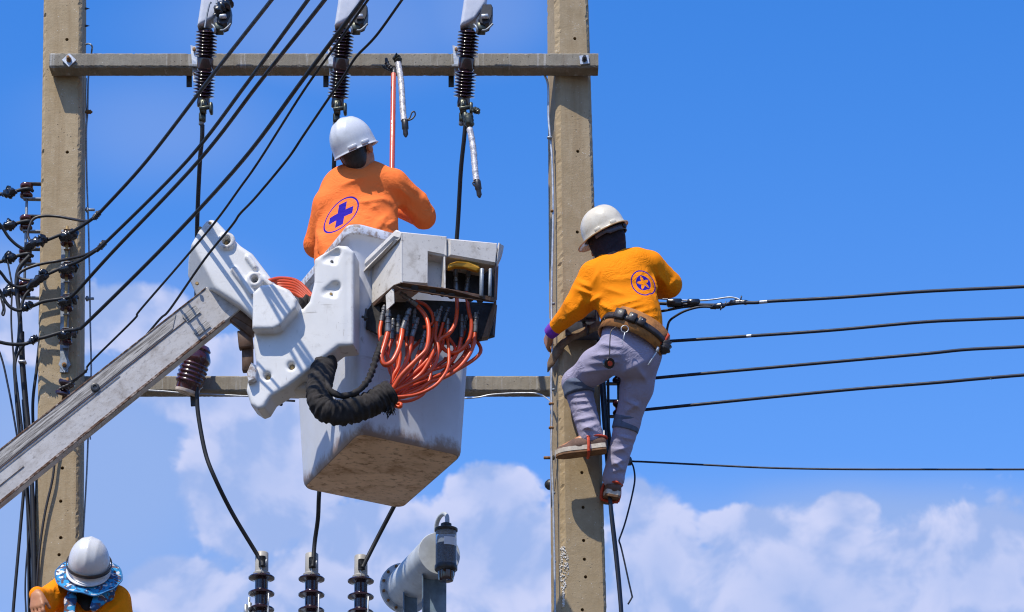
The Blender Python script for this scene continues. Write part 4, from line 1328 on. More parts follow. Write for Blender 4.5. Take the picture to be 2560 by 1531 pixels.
# ------------------------------------------------------------------ transformer below
tr = empty('transformer', P(900, 1900, 0.75), 'grey transformer top with three violet bushings, a conservator drum and a breather', 'transformer')
bY = 0.36
zTank = P(780, 1531, bY)[2] - 0.42
for (x, y0) in ((654, 1381), (779, 1384), (902, 1389)):
    c = P(x, y0 + 57, bY)
    k = 1.0 / S(bY)
    H = c[2] - zTank
    pr = []
    for i in range(7):
        h = H - 0.005 - (i + 0) * 40 * k
        pr = [(0.036, h - 33 * k), (0.036, h - 12 * k), (0.05, h - 9 * k), (0.0715, h - 7.5 * k), (0.073, h - 4.5 * k), (0.066, h - 1.5 * k), (0.040, h + 1.5 * k), (0.036, h + 4 * k)] + pr
    pr = [(0.05, 0.0), (0.05, 0.01)] + [q for q in pr if q[1] > 0.012] + [(0.030, H + 0.008)]
    b = obj('bushing', lathe(pr, A([c[0], c[1], zTank]), (0, 0, 1), 30), m_violet, tr, angle=50)
    obj('terminal_cap', lathe([(0.046, 0), (0.047, 0.010), (0.037, 0.018), (0.036, 0.1235), (0.032, 0.128), (0.0, 0.1285)], c + A([0, 0, 0.0]), (0, 0, 1), 24), m_beige_cap, b)
    gland = []
    for i in range(9):
        gland.append(lathe([(0.017, 0), (0.020, .002), (0.020, .0045), (0.017, .0065)], c + A([0.006, -0.036, 0.036 + i * 0.0065]), (0, 0, 1), 12))
    obj('cable_gland', join(*gland), m_steel_dark, b)
    obj('clip_pin', join(rod(c + A([0.022, -0.036, 0.04]), c + A([0.03, -0.04, 0.075]), 0.005), wire([c + A([0, -0.04, 0.04]), c + A([0.004, -0.045, 0.02]), c + A([0.002, -0.047, 0.0])], 0.002, 6)), m_galv, b)
    obj('arcing_rod', rod(A([c[0] + 0.045, c[1] - 0.055, c[2] - 0.12]), A([c[0] + 0.04, c[1] - 0.055, c[2] - 0.40]), 0.0045, 8), m_galv, b)
    if x == 654:
        obj('arrester_stub', join(rod(c + A([-0.075, 0.03, -0.30]), c + A([-0.07, 0.03, -0.115]), 0.007), rod(c + A([-0.09, 0.02, -0.3]), c + A([-0.087, 0.02, -0.16]), 0.010), rod(c + A([-0.066, 0.02, -0.3]), c + A([-0.065, 0.02, -0.15]), 0.012)), m_galv, b)
tx0, tx1 = P(560, 1531, 0.7)[0], P(1230, 1531, 0.7)[0]
obj('tank', box(A([(tx0 + tx1) / 2, 0.74, zTank - 0.42]), (tx1 - tx0, 0.92, 0.836), None, 0.012), m_grey_paint, tr, smooth=False)
# conservator drum
Ca, Cb = P(1098, 1385, 0.46), P(1013, 1484, 1.10)
Cb[2] = Ca[2]
axc = unit(Cb - Ca); Lc = np.linalg.norm(Cb - Ca)
drum = obj('conservator', lathe([(0.116, 0.004), (0.118, 0.01), (0.118, Lc - 0.01), (0.118, Lc)], Ca, axc, 40), m_grey_paint, tr, angle=50)
obj('end_plate', lathe([(0.0, -0.004), (0.118, -0.004), (0.121, 0.0), (0.121, 0.01), (0.116, 0.012)], Ca, axc, 40), m_grey_paint, drum, angle=50)
obj('flange', lathe([(0.119, Lc - 0.012), (0.15, Lc - 0.012), (0.152, Lc - 0.006), (0.152, Lc + 0.008), (0.1, Lc + 0.009)], Ca, axc, 40), m_grey_paint, drum, angle=50)
u_, v_, w_ = basis(axc)
for i in range(14):
    a_ = 2 * math.pi * i / 14
    obj('flange_bolt', hexbolt(Ca + w_ * (Lc - 0.012) + (u_ * math.cos(a_) + v_ * math.sin(a_)) * 0.136, -axc, 0.009, 0.012), m_rust, drum, smooth=False)
for (x, Y, wd) in ((1087, 0.56, 0.13), (1027, 0.90, 0.075)):
    q0 = P(x, 1450, Y); q0[2] = Ca[2] - 0.10
    q1 = q0.copy(); q1[2] = zTank
    obj('drum_support', join(beam(q0, q1, wd, 0.008, (1, 0, 0), 0.002), beam(q0 + A([-wd / 2, -0.03, 0]), q1 + A([-wd / 2, -0.03, 0]), 0.008, 0.06, (1, 0, 0), 0.002)), m_blue_steel, tr, smooth=False)
# breather
br0 = P(1115, 1420, 0.34)
kb = 1 / S(0.34)
brt = obj('breather', lathe([(0.058, 0), (0.058, 96 * kb)], br0 + A([0, 0, -2 * kb]), (0, 0, 1), 28), m_glass, tr)
obj('silica_gel', lathe([(0.0, 0.002), (0.052, 0.002), (0.052, 60 * kb), (0.0, 64 * kb)], br0, (0, 0, 1), 24), m_gel, brt)
obj('top_cap', lathe([(0.060, 0), (0.064, .004), (0.064, .016), (0.045, .024), (0.03, .028), (0.03, .045), (0.02, .05)], br0 + A([0, 0, 92 * kb]), (0, 0, 1), 28), m_steel_dark, brt)
obj('bottom_ring', lathe([(0.055, -0.02), (0.063, -0.012), (0.063, 0.008), (0.059, 0.016)], br0, (0, 0, 1), 28), m_steel_dark, brt)
obj('oil_cup', lathe([(0.03, -0.078), (0.040, -0.074), (0.044, -0.06), (0.046, -0.02)], br0, (0, 0, 1), 24), m_brown, brt)
obj('bail_wire', wire([br0 + A([0.052, -0.02, -0.015]), br0 + A([0.046, -0.02, -0.05]), br0 + A([0.036, -0.02, -0.068])], 0.0025, 6), m_galv, brt)
lv, lf = [], []
for i in range(7):
    a_ = math.radians(-100 + i * 14)
    for z in (52 * kb, 72 * kb):
        for r_ in (0.0595, 0.0605):
            lv.append(br0 + A([r_ * math.cos(a_), r_ * math.sin(a_), z]))
for i in range(6):
    b_ = i * 4; c_ = b_ + 4
    lf += [[b_ + 1, c_ + 1, c_ + 3, b_ + 3], [b_, b_ + 2, c_ + 2, c_], [b_, c_, c_ + 1, b_ + 1], [b_ + 2, b_ + 3, c_ + 3, c_ + 2]]
obj('paper_label', (lv, lf), m_label, brt)
obj('air_pipe', wire([br0 + A([0, 0, 100 * kb]), P(1118, 1308, 0.34), P(1117, 1291, 0.355), P(1110, 1285, 0.38), P(1100, 1292, 0.42), P(1092, 1310, 0.46), P(1090, 1335, 0.49), P(1090, 1350, 0.51)], 0.0125, 12), m_grey_paint, tr)

# platform that carries the transformer and the lower worker (below the frame)
zPl = zTank - 0.84
pf = obj('platform', join(box(A([-1.05, 0.40, zPl - 0.06]), (3.4, 2.5, 0.06)), box(A([-1.05, 0.42, zPl - 0.17]), (3.2, 0.12, 0.16)), box(A([-1.05, -0.45, zPl - 0.17]), (3.2, 0.12, 0.16))), m_arm_low, smooth=False)
tag(pf, kind='structure')

# ------------------------------------------------------------------ aerial lift: boom, elbow, bracket, bucket
lift = empty('aerial_lift', P(700, 1250, -1.3), 'worn white aerial lift boom with its elbow, bracket and bucket', 'aerial lift')

# boom
bn = unit(A([0.05, -1.0, 0.0]))
bO = P(300, 950, -1.30)
tl, tr_, brr, bl_ = [PP(x, y, bO, bn) for (x, y) in ((-150, 1241), (522, 712), (604, 772), (-150, 1379))]
bx_ = unit(tr_ - tl); bz_ = unit(np.cross(bx_, bn)); bz_ = bz_ if bz_[2] > 0 else -bz_
by_ = np.cross(bz_, bx_)
bR = np.stack([bx_, by_, bz_], 1)
backv = -bn * 0.075
mid_r = PP(545, 722, bO, bn)
obj('boom', prism([tl, tr_, mid_r, brr, PP(560, 808, bO, bn), bl_], backv, 0.007), m_boom, lift, smooth=False, frame=(bR, bO))
def along(x, f):
    """pixel at image column x, a share f of the way down the boom's face"""
    yt = 712 + (522 - x) * (1241 - 712) / 672.0
    yb = 808 + (560 - x) * (1379 - 808) / 710.0
    return PP(x, yt + (yb - yt) * f, bO + bn * 0.004, bn)
obj('scraped_band', prism([along(-150, 0.05), along(440, 0.06), along(432, 0.31), along(-150, 0.32)], -bn * 0.004 , 0.0015), m_boom_band, lift, smooth=False, frame=(bR, bO))
obj('rusty_edge', prism([along(-150, 0.945), along(560, 0.93), along(563, 0.995), along(-150, 1.005)], -bn * 0.006, 0.002), m_rust_edge, lift, smooth=False, frame=(bR, bO))
obj('top_edge', prism([along(-150, -0.012), along(515, 0.0), along(512, 0.035), along(-150, 0.03)], -bn * 0.005, 0.002), m_rust_edge, lift, smooth=False, frame=(bR, bO))
for (f0, f1, x1) in ((0.335, 0.352, 470), (0.40, 0.408, 300), (0.66, 0.672, 60), (0.015, 0.03, 500)):
    obj('scored_line', prism([along(-150, f0), along(x1, f0), along(x1 - 2, f1), along(-150, f1)], -bn * 0.003, 0.0006), m_brown_paint, lift, smooth=False, frame=(bR, bO))
for (x, f, w_, h_) in ((478, 0.30, 0.085, 0.045), (505, 0.76, 0.085, 0.035)):
    c_ = along(x, f) + bn * 0.002
    obj('worn_decal', box(c_, (w_, 0.002, h_), bR, 0.0004), m_boom_band, lift, smooth=False, frame=(bR, c_))
pc = PP(238, 970, bO, bn)
obj('pivot_bush', lathe([(0.0, 0.003), (0.0085, 0.003), (0.0095, 0.012), (0.016, 0.013), (0.0215, 0.010), (0.0225, 0.0)], pc, bn, 20), m_steel_dark, lift)

# elbow cover (moulded)
def moulded(poly, O, n, half, rnd, extra, h=0.0065):
    ey = A([0, 0, 1.0]); ex = unit(np.cross(n, ey)) * -1
    ex = ex if ex[0] > 0 else -ex
    p2 = []
    for (x, y) in poly:
        q = PP(x, y, O, n) - O
        p2.append((q @ ex, q @ ey))
    bl = Blob(0.012).add(poly_sdf(p2, O - n * half, ex, ey, n, half, rnd))
    extra(bl, lambda x, y, d=0.0: PP(x, y, O, n) + n * d)
    Q = A([PP(x, y, O, n) for (x, y) in poly])
    lo = np.minimum(Q.min(0), (Q - n * 2 * half).min(0)) - 0.06
    hi = np.maximum(Q.max(0), (Q - n * 2 * half).max(0)) + 0.06
    return bl.mesh(lo, hi, h)


def ring(c, n, R, r):
    u, v, w = basis(n)
    c = np.asarray(c, np.float32)
    B = np.stack([u, v, w], 1).astype(np.float32)
    def f(p):
        L = (p - c) @ B
        q = np.sqrt(L[:, 0] ** 2 + L[:, 1] ** 2) - R
        return np.sqrt(q * q + L[:, 2] ** 2) - r
    return f

nE = unit(A([-0.10, -1.0, 0]))
OE = P(570, 670, -1.335)
elbow = [(529, 546), (540, 550), (578, 590), (600, 612), (630, 632), (668, 682), (700, 724), (702, 790), (640, 800), (600, 765), (524, 717), (487, 736), (468, 692), (455, 662), (462, 634), (495, 575), (514, 550)]
def ex_elbow(bl, q):
    bl.add(ring(q(567, 605, 0.008), nE, 0.031, 0.014), 0.008)
    bl.cut(cap(q(567, 605, 0.04), q(567, 605, -0.05), 0.021), 0.008)
    bl.add(ring(q(638, 702, 0.010), nE, 0.027, 0.014), 0.008)
    bl.cut(cap(q(638, 702, 0.03), q(638, 702, -0.012), 0.018), 0.008)
    bl.add(cap(q(586, 676, 0.004), q(633, 738, 0.004), 0.017), 0.008)
    bl.add(cap(q(620, 645, 0.004), q(638, 670, 0.004), 0.014), 0.008)
    bl.add(cap(q(660, 698, 0.004), q(678, 716, 0.004), 0.014), 0.008)
    cn = np.asarray(unit(A([-0.72, -0.48, -0.34])), np.float32); cp = np.asarray(q(497, 640, 0.0), np.float32)
    bl.cut(lambda p: -((p - cp) @ cn), 0.006)
ec = obj('elbow_cover', moulded(elbow, OE, nE, 0.085, 0.022, ex_elbow), m_white, lift, angle=180)
for (x, y, d) in ((563, 603, -0.03), (492, 708, -0.012), (498, 566, -0.03), (525, 558, -0.01)):
    c_ = PP(x, y, OE, nE) + nE * d
    obj('bolt', hexbolt(c_, nE, 0.009, 0.012), m_yellow_rod, ec, smooth=False)
obj('bolt', hexbolt(PP(638, 703, OE, nE) - nE * 0.015, nE, 0.006, 0.01), m_steel_dark, ec, smooth=False)
obj('knuckle_link', join(beam(P(612, 830, -1.22), P(616, 872, -1.22), 0.072, 0.05, (1, 0, 0)), beam(P(619, 868, -1.20), P(620, 930, -1.20), 0.055, 0.04, (1, 0, 0)),
                         beam(P(578, 782, -1.235), P(640, 832, -1.235), 0.05, 0.075, (0, 1, 0)), beam(P(560, 768, -1.235), P(640, 816, -1.235), 0.05, 0.06, (0, 0, 1))), m_brown_paint, lift)

# platform bracket (moulded plate)
nB = unit(A([-0.16, -1.0, 0]))
OB = P(750, 820, -1.50)
brk = [(784, 647), (800, 636), (844, 611), (868, 613), (884, 628), (884, 862), (846, 866), (778, 920), (720, 965), (676, 992), (660, 1018), (645, 1024), (626, 1012), (614, 975), (618, 950), (640, 918), (632, 860), (640, 760), (690, 735), (735, 765), (755, 771), (772, 752), (784, 704)]
def ex_brk(bl, q):
    cap_poly = [(638, 837), (640, 746), (660, 727), (695, 723), (731, 738), (751, 764), (748, 784), (709, 829), (690, 837)]
    ey = A([0, 0, 1.0]); ex = unit(np.cross(nB, ey)); ex = ex if ex[0] > 0 else -ex
    p2 = [((q(x, y) - OB) @ ex, (q(x, y) - OB) @ ey) for (x, y) in cap_poly]
    bl.add(poly_sdf(p2, OB + nB * 0.0, ex, ey, nB, 0.072, 0.016), 0.004)
    for (x, y) in ((727, 913), (667, 938)):
        bl.cut(cap(q(x, y, 0.02), q(x + 1, y + 2, -0.022), 0.017), 0.018)
    for (x, y) in ((826, 644), (826, 727)):
        bl.cut(cap(q(x - 10, y + 2, 0.012), q(x + 12, y - 12, 0.0), 0.024), 0.012)
        bl.cut(cap(q(x + 8, y + 6, 0.004), q(x + 13, y - 10, -0.006), 0.022), 0.01)
    bl.cut(cap(q(868, 600, 0.06), q(890, 640, 0.05), 0.055), 0.008)
    bl.cut(cap(q(872, 640, 0.052), q(872, 880, 0.052), 0.055), 0.006)
bc = obj('platform_bracket', moulded(brk, OB, nB, 0.075, 0.02, ex_brk), m_white, lift, angle=180)
for (x, y) in ((727, 914), (667, 940)):
    obj('bolt', join(hexbolt(PP(x, y, OB, nB) - nB * 0.036, nB, 0.010, 0.014)), m_yellow_rod, bc, smooth=False)
for (x, y, m_) in ((828, 652, m_steel_dark), (826, 733, m_yellow_rod)):
    obj('bolt', hexbolt(PP(x, y, OB, nB) - nB * 0.02, nB, 0.008, 0.012), m_, bc, smooth=False)
obj('lower_block', box(P(744, 976, -1.36), (0.12, 0.12, 0.045), None, 0.012), m_cover, lift)
obj('edge_tab', prism([P(617, 930, -1.50), P(628, 905, -1.50), P(640, 912, -1.50), P(640, 948, -1.50), P(620, 955, -1.50)], (0, .06, 0), 0.008), m_white, lift)

# hydraulic lines between elbow and bracket
for i in range(6):
    dy = i * 6
    obj('hose', wire([P(668, 704 + dy, -1.36 + .02 * i), P(700, 697 + dy * 1.1, -1.33), P(742, 704 + dy * 1.1, -1.32), P(778, 738 + dy, -1.34), P(800, 765 + dy, -1.36)], 0.0105, 10), m_hose, lift)
obj('tilt_cylinder', lump([P(752, 770, -1.37), P(768, 757, -1.37), P(790, 765, -1.37)], 0.036, 0.03, 14), m_sleeve, lift)

# bucket
N0 = P(900, 1085, -1.30)
zb = N0[2]
L0, R0 = PZ(742, 1222, zb), PZ(1170, 1139, zb)
ea, eb = R0 - N0, L0 - N0
la, lb = np.linalg.norm(ea), np.linalg.norm(eb)
ea, eb = ea / la, eb / lb
Hb = 1.03
cb = N0 + ea * la / 2 + eb * lb / 2
nr = unit(A([ea[1], -ea[0], 0]))            # outward normal of the control side
def bucket_ring(z, grow, rad, inset=0.0, n=7):
    """rounded outline of the bucket at height z"""
    ha, hb = la / 2 + grow - inset, lb / 2 + grow - inset
    pts = []
    for (sa, sb, a0) in ((-1, -1, 180), (1, -1, 270), (1, 1, 0), (-1, 1, 90)):
        for k in range(n + 1):
            a = math.radians(a0 + 90 * k / n)
            x = sa * (ha - rad) + rad * math.cos(a); y = sb * (hb - rad) + rad * math.sin(a)
            pts.append(cb + ea * x + eb * y + A([0, 0, z]))
    return pts
def loft(rings, cap_first=False, cap_last=False):
    n = len(rings[0]); V = [p for r in rings for p in r]; F = []
    for i in range(len(rings) - 1):
        for k in range(n):
            F.append([i * n + k, i * n + (k + 1) % n, (i + 1) * n + (k + 1) % n, (i + 1) * n + k])
    if cap_first: F.append(list(range(n))[::-1])
    if cap_last: F.append(list(range((len(rings) - 1) * n, len(rings) * n)))
    return A(V), F
gr = lambda z: 0.055 * z / Hb
rings = []
for z in (0.0, 0.012, 0.03, 0.06, 0.2, 0.5, 0.8, Hb - 0.07):
    rings.append(bucket_ring(z, gr(z), 0.055, 0.010 if z == 0 else (0.003 if z == 0.012 else 0)))
rings += [bucket_ring(Hb - 0.055, gr(1) + 0.012, 0.06), bucket_ring(Hb - 0.045, gr(1) + 0.030, 0.07), bucket_ring(Hb - 0.012, gr(1) + 0.034, 0.07), bucket_ring(Hb, gr(1) + 0.027, 0.07),
          bucket_ring(Hb, gr(1) - 0.020, 0.05), bucket_ring(Hb - 0.02, gr(1) - 0.028, 0.05), bucket_ring(0.5, gr(.5) - 0.03, 0.045), bucket_ring(0.04, gr(0) - 0.03, 0.04)]
fb = np.stack([ea, eb, A([0, 0, 1.0])], 1)
bk = obj('bucket', loft(rings, False, True), m_bucket, lift, frame=(fb, cb), angle=50)
obj('bucket_floor', loft([bucket_ring(0.0, 0, 0.055, 0.012), bucket_ring(-0.003, 0, 0.05, 0.022), bucket_ring(-0.003, 0, 0.03, 0.07), bucket_ring(-0.006, 0, 0.03, 0.078)], False, True), m_floor_dirt, lift, frame=(fb, cb), label='brown scuffed underside of the bucket')

# control box hung on the bucket
Q = {}
def cbx(px, py, Y): return P(px, py, Y)
YC0, YC1 = -1.60, -1.46                      # outer face, near and far end
inw = -nr * 0.27
ctl = obj('control_box', prism([P(1002, 578, YC0), P(1119, 590, YC0 + .06), P(1119, 644, YC0 + .06), P(1108, 640, YC0 + .055), P(1072, 632, YC0 + .04), P(1072, 712, YC0 + .04), P(1002, 706, YC0)], inw, 0.010), m_cover, lift, smooth=False)
obj('end_flange', prism([P(988, 572, YC0 + .005), P(1004, 577, YC0), P(935, 652, YC0 + .27), P(927, 672, YC0 + .275), P(908, 664, YC0 + .275), P(907, 650, YC0 + .275)], (-0.008, -0.004, -0.05), 0.012), m_cover, ctl, smooth=False)
obj('cheek_panel', prism([P(1002, 582, YC0), P(1002, 706, YC0), P(985, 716, YC0 + .05), P(930, 762, YC0 + .26), P(930, 668, YC0 + .26)], (0.012, 0.004, 0), 0.004), m_cover, ctl, smooth=False)
obj('upper_cover', prism([P(1122, 594, YC0 + .062), P(1246, 606, YC1 - .005), P(1242, 662, YC1 - .005), P(1122, 640, YC0 + .062)], inw, 0.014), m_cover, ctl, smooth=False)
obj('corner_lip', prism([P(1246, 606, YC1 - .004), P(1260, 614, YC1 + .05), P(1258, 628, YC1 + .05), P(1240, 664, YC1)], (-0.012, 0.10, 0), 0.006), m_cover, ctl, smooth=False)
obj('recess_wall', prism([P(1066, 628, YC0 + .12), P(1112, 636, YC0 + .13), P(1112, 724, YC0 + .13), P(1066, 716, YC0 + .12)], (0.004, 0.05, 0), 0.002), m_cover, ctl, smooth=False)
obj('divider', prism([P(1109, 642, YC0 + .06), P(1110, 720, YC0 + .06), P(1094, 716, YC0 + .20), P(1094, 660, YC0 + .20)], (0.008, 0, 0), 0.001), m_cover, ctl, smooth=False)
obj('back_panel', prism([P(1112, 640, YC0 + .22), P(1244, 660, YC1 + .16), P(1240, 745, YC1 + .16), P(1112, 725, YC0 + .22)], (0.005, 0.03, 0), 0.002), m_dark_inside, ctl, smooth=False)
obj('lever_plate', prism([P(1118, 672, YC0 + .08), P(1121, 660, YC0 + .08), P(1140, 654, YC0 + .08), P(1170, 655, YC0 + .10), P(1196, 664, YC0 + .12), P(1199, 671, YC0 + .12), P(1190, 677, YC0 + .12), P(1160, 668, YC0 + .10), P(1135, 666, YC0 + .09)], (0.006, 0.035, 0.002), 0.003), m_yellow, ctl, smooth=False)
for (x, r_) in ((1205, 0.0105), (1226, 0.0085)):
    obj('guide_post', rod(P(x, 672, YC1 - .03), P(x - 2, 742, YC1 - .03), r_, 12), m_galv_dull, ctl)
obj('side_plate', prism([P(1238, 655, YC1), P(1242, 665, YC1 + .02), P(1241, 760, YC1 + .02), P(1236, 748, YC1)], (-0.004, 0.12, 0), 0.001), m_brown_paint, ctl, smooth=False)
# hanging hose plate; flat dark discs paint the shade of its holes
hp_ = obj('hose_plate', prism([P(985, 712, YC0 + .01), P(1005, 706, YC0), P(1120, 722, YC0 + .05), P(1240, 744, YC1), P(1238, 756, YC1 + .0), P(1120, 742, YC0 + .055), P(1000, 722, YC0 + .01), P(932, 768, YC0 + .24), P(928, 760, YC0 + .25)], (0.0, 0.018, 0.004), 0.002), m_brown_paint, ctl, smooth=False)
for (x, y, r_) in ((1037, 721, 9), (1081, 729, 9), (1106, 737, 6), (1128, 739, 9), (1176, 746, 9), (1200, 750, 9)):
    obj('hole_shade_disc', lathe([(0.0, 0.0008), (r_ / 500.0 * .8, 0.0008), (r_ / 500.0, 0.0)], P(x, y, YC0 + .003 + (x - 1000) * 0.0006), (0.1, -1, -0.45), 14), m_dark_inside, ctl)
obj('skirt', join(prism([P(928, 762, YC0 + .24), P(950, 745, YC0 + .22), P(950, 838, YC0 + .22), P(914, 820, YC0 + .25), P(918, 775, YC0 + .25)], (0, .02, 0), 0.002),
                  prism([P(940, 745, YC0 + .235), P(1238, 758, YC1 + .15), P(1232, 838, YC1 + .15), P(1150, 862, YC1 + .14), P(945, 838, YC0 + .25)], (0.01, .03, 0), 0.002)), m_dark_inside, ctl, smooth=False)  # dark sheets paint the shade of the opening behind the hoses
obj('right_flap', join(prism([P(1240, 752, YC1), P(1242, 775, YC1 + .05), P(1222, 840, YC1 + .1), P(1206, 842, YC1 + .06), P(1222, 790, YC1 + .02), P(1234, 758, YC1)], (-0.006, .06, 0), 0.003)), m_brown_paint, ctl, smooth=False)
obj('catch', join(rod(P(916, 772, YC0 + .2), P(912, 802, YC0 + .2), 0.006), rod(P(904, 792, YC0 + .2), P(920, 796, YC0 + .2), 0.006)), m_steel_dark, ctl)
obj('tab_plate', prism([P(964, 738, YC0 + .06), P(984, 718, YC0 + .04), P(985, 758, YC0 + .04), P(966, 776, YC0 + .06)], (0.003, 0.003, 0), 0.0008), m_cover, ctl, smooth=False)

# control hoses
def HC(x, y): return (880 + x / 3.905, 700 + y / 3.905)
def hose_path(pts, d0, d1, bulge):
    out = []
    n = len(pts)
    for i, (x, y) in enumerate(pts):
        px, py = HC(x, y)
        t = i / max(1, n - 1)
        base = -1.56 + 0.16 * (px - 930) / 300.0
        out.append(P(px, py, base + d0 + (d1 - d0) * t - bulge * math.sin(math.pi * t)))
    return out
hz = [
    ([(320, 250), (288, 400)], [(288, 405), (271, 520), (296, 640), (350, 770), (392, 870), (396, 960), (386, 1040)], 0.10, 0.05, 0.02, 0.0092),
    ([(355, 290), (352, 505)], [(350, 515), (318, 630), (286, 750), (318, 828), (390, 800), (450, 690), (480, 570), (492, 485)], 0.03, 0.02, 0.05, 0.0112),
    ([(565, 280), (495, 478)], [(492, 485), (488, 495)], 0.02, 0.02, 0.0, 0.0105),
    ([(402, 380), (392, 575)], [(391, 585), (356, 690), (345, 790), (372, 890), (400, 960), (392, 1040)], 0.08, 0.06, 0.0, 0.0085),
    ([(458, 345), (446, 530)], [(446, 538), (444, 620), (468, 730), (450, 850), (408, 930), (385, 1010)], 0.08, 0.04, 0.02, 0.0085),
    ([(645, 370), (586, 552)], [(582, 560), (562, 700), (520, 820), (460, 920), (418, 1000), (390, 1060)], 0.06, 0.03, 0.02, 0.0092),
    ([(468, 125), (632, 248)], [(640, 256), (712, 345), (746, 450), (746, 580), (718, 690), (620, 790), (480, 935), (392, 1070)], 0.02, 0.0, 0.06, 0.0095),
    ([(600, 190), (618, 205)], [(620, 205), (715, 245), (780, 330), (792, 410), (752, 446), (690, 464)], 0.07, 0.10, 0.0, 0.0075),
    ([(712, 500), (665, 688)], [(656, 700), (618, 790), (560, 880), (480, 985), (400, 1070)], 0.08, 0.02, 0.01, 0.0085),
    ([(878, 260), (828, 405)], [(822, 414), (815, 560), (842, 660), (820, 800), (742, 912), (600, 992), (400, 1085)], 0.06, 0.0, 0.03, 0.0078),
    ([(948, 270), (896, 412)], [(890, 422), (850, 560), (802, 680), (730, 790), (640, 880), (500, 1000), (392, 1110)], 0.08, 0.04, 0.0, 0.0078),
    ([(1010, -110), (1018, 100)], [(1018, 110), (1026, 280), (1005, 430), (942, 530), (862, 580), (800, 700), (730, 840), (640, 950), (430, 1090)], 0.04, 0.06, 0.02, 0.0088),
    ([(1140, -95), (1116, 110)], [(1114, 120), (1138, 290), (1166, 420), (1156, 540), (1110, 640), (1020, 708), (930, 700), (868, 640), (850, 600)], 0.05, 0.1, 0.03, 0.0088),
    ([(938, 380), (930, 560)], [(930, 570), (946, 700), (942, 830), (900, 930), (800, 1040), (620, 1122), (400, 1148)], 0.06, -0.02, 0.06, 0.0070),
    ([(1072, 340), (1068, 556)], [(1064, 568), (1036, 680), (980, 780), (880, 850), (760, 890), (600, 1000), (420, 1130)], 0.07, 0.05, 0.0, 0.0078),
    ([(1208, 320), (1204, 508)], [(1200, 520), (1182, 650), (1120, 770), (1020, 880), (880, 962), (760, 1000), (640, 1085), (420, 1160)], 0.04, 0.02, 0.02, 0.0085),
    ([(1150, 600), (1142, 640)], [(1140, 640), (1125, 740), (1080, 815), (1020, 838), (960, 808), (900, 760)], 0.10, 0.12, 0.0, 0.0065),
    ([(760, 740), (762, 780)], [(762, 785), (772, 900), (742, 1020), (690, 1120), (560, 1182), (405, 1188)], 0.08, 0.02, 0.02, 0.0068),
    ([(415, 1200), (405, 1204)], [(405, 1228), (465, 1242), (478, 1226), (470, 1208), (405, 1206)], 0.0, 0.0, 0.03, 0.0075),
    ([(785, 245), (795, 330)], [(796, 340), (792, 460), (745, 640), (700, 760), (650, 850), (560, 940), (400, 1050)], 0.12, 0.06, 0.0, 0.0072),
    ([(705, 530), (690, 560)], [(670, 590), (590, 680), (560, 760), (580, 850), (560, 950), (420, 1070)], 0.14, 0.08, 0.0, 0.0072),
    ([(1130, 400), (1110, 470)], [(1105, 480), (1080, 560), (1010, 720), (940, 850), (830, 960), (700, 1060), (560, 1130), (400, 1170)], 0.12, 0.08, 0.0, 0.0072),
]
for k in range(13):                      # more lines deeper in the tangle
    x0, y0 = random.uniform(300, 1210), random.uniform(420, 560)
    x2, y2 = 392 + random.uniform(-6, 10), random.uniform(1000, 1200)
    mx = x0 + random.uniform(-60, 90)
    ym = random.uniform(760, 900) + (x0 - 300) * 0.10
    hz.append(([(x0 + random.uniform(5, 45), y0 - 150), (x0, y0)], [(x0, y0 + 6), (mx, (y0 + ym) / 2), (mx * .72 + x2 * .28, ym), (mx * .35 + x2 * .65, ym * .45 + y2 * .55), (x2, y2)], random.uniform(.09, .15), .05, random.uniform(-.01, .02), random.uniform(.0066, .0082)))
for k, (fit, hp2, d0, d1, bg_, r_) in enumerate(hz):
    r_ *= 1.13
    h_ = obj('hose', wire(hose_path(hp2, d0, d1, bg_), r_, 10, 7), m_hose, lift)
    fa, fb_ = hose_path(fit, d0, d0, 0)
    Lf = np.linalg.norm(fb_ - fa)
    if Lf > 0.05:
        rr = r_ * 1.12
        pr = [(rr * .7, 0)]
        for j in range(4):
            t0 = Lf * (0.05 + 0.15 * j)
            pr += [(rr * (.85 + .25 * (j % 2)), t0), (rr * (.85 + .25 * (j % 2)), t0 + Lf * .13), (rr * .8, t0 + Lf * .14)]
        pr += [(rr * 1.05, Lf * .66), (rr * 1.08, Lf * 1.02), (r_ * .9, Lf * 1.03)]
        obj('hose_fitting', lathe(pr, fa, fb_ - fa, 12), m_fitting, h_)

# canvas sleeve that gathers the hoses, and the taped line beside it
sp = catmull([P(812, 905, -1.44), P(803, 940, -1.52), P(797, 985, -1.60), P(811, 1022, -1.64), P(850, 1033, -1.64), P(903, 1020, -1.62), P(945, 1001, -1.60), P(977, 982, -1.585)], 9)
def cloth_tube(path, r, n, seed, amp):
    """tube of loose cloth with uneven slanting creases"""
    rg = np.random.default_rng(seed)
    V, F = tube(path, r, n)
    m = len(path)
    ph = rg.uniform(0, 6.28, 9); fs = rg.uniform(0.15, 0.95, 9); ks = rg.integers(-3, 4, 9)
    for i in range(m):
        for k in range(n):
            th = 2 * math.pi * k / n
            s_ = sum(math.sin(fs[j] * i + ks[j] * th + ph[j]) for j in range(9)) / 3.0
            V[i * n + k] = path[i] + (V[i * n + k] - path[i]) * (1 + amp * (1 - abs(s_)) * 1.3 - amp * 0.5 + rg.normal(0, amp * 0.22))
    return V, F
sp = catmull(sp[::3], 8)
slv = obj('hose_sleeve', cloth_tube(sp, 0.060, 28, 31, 0.085), m_sleeve, lift, angle=180)
fr = []
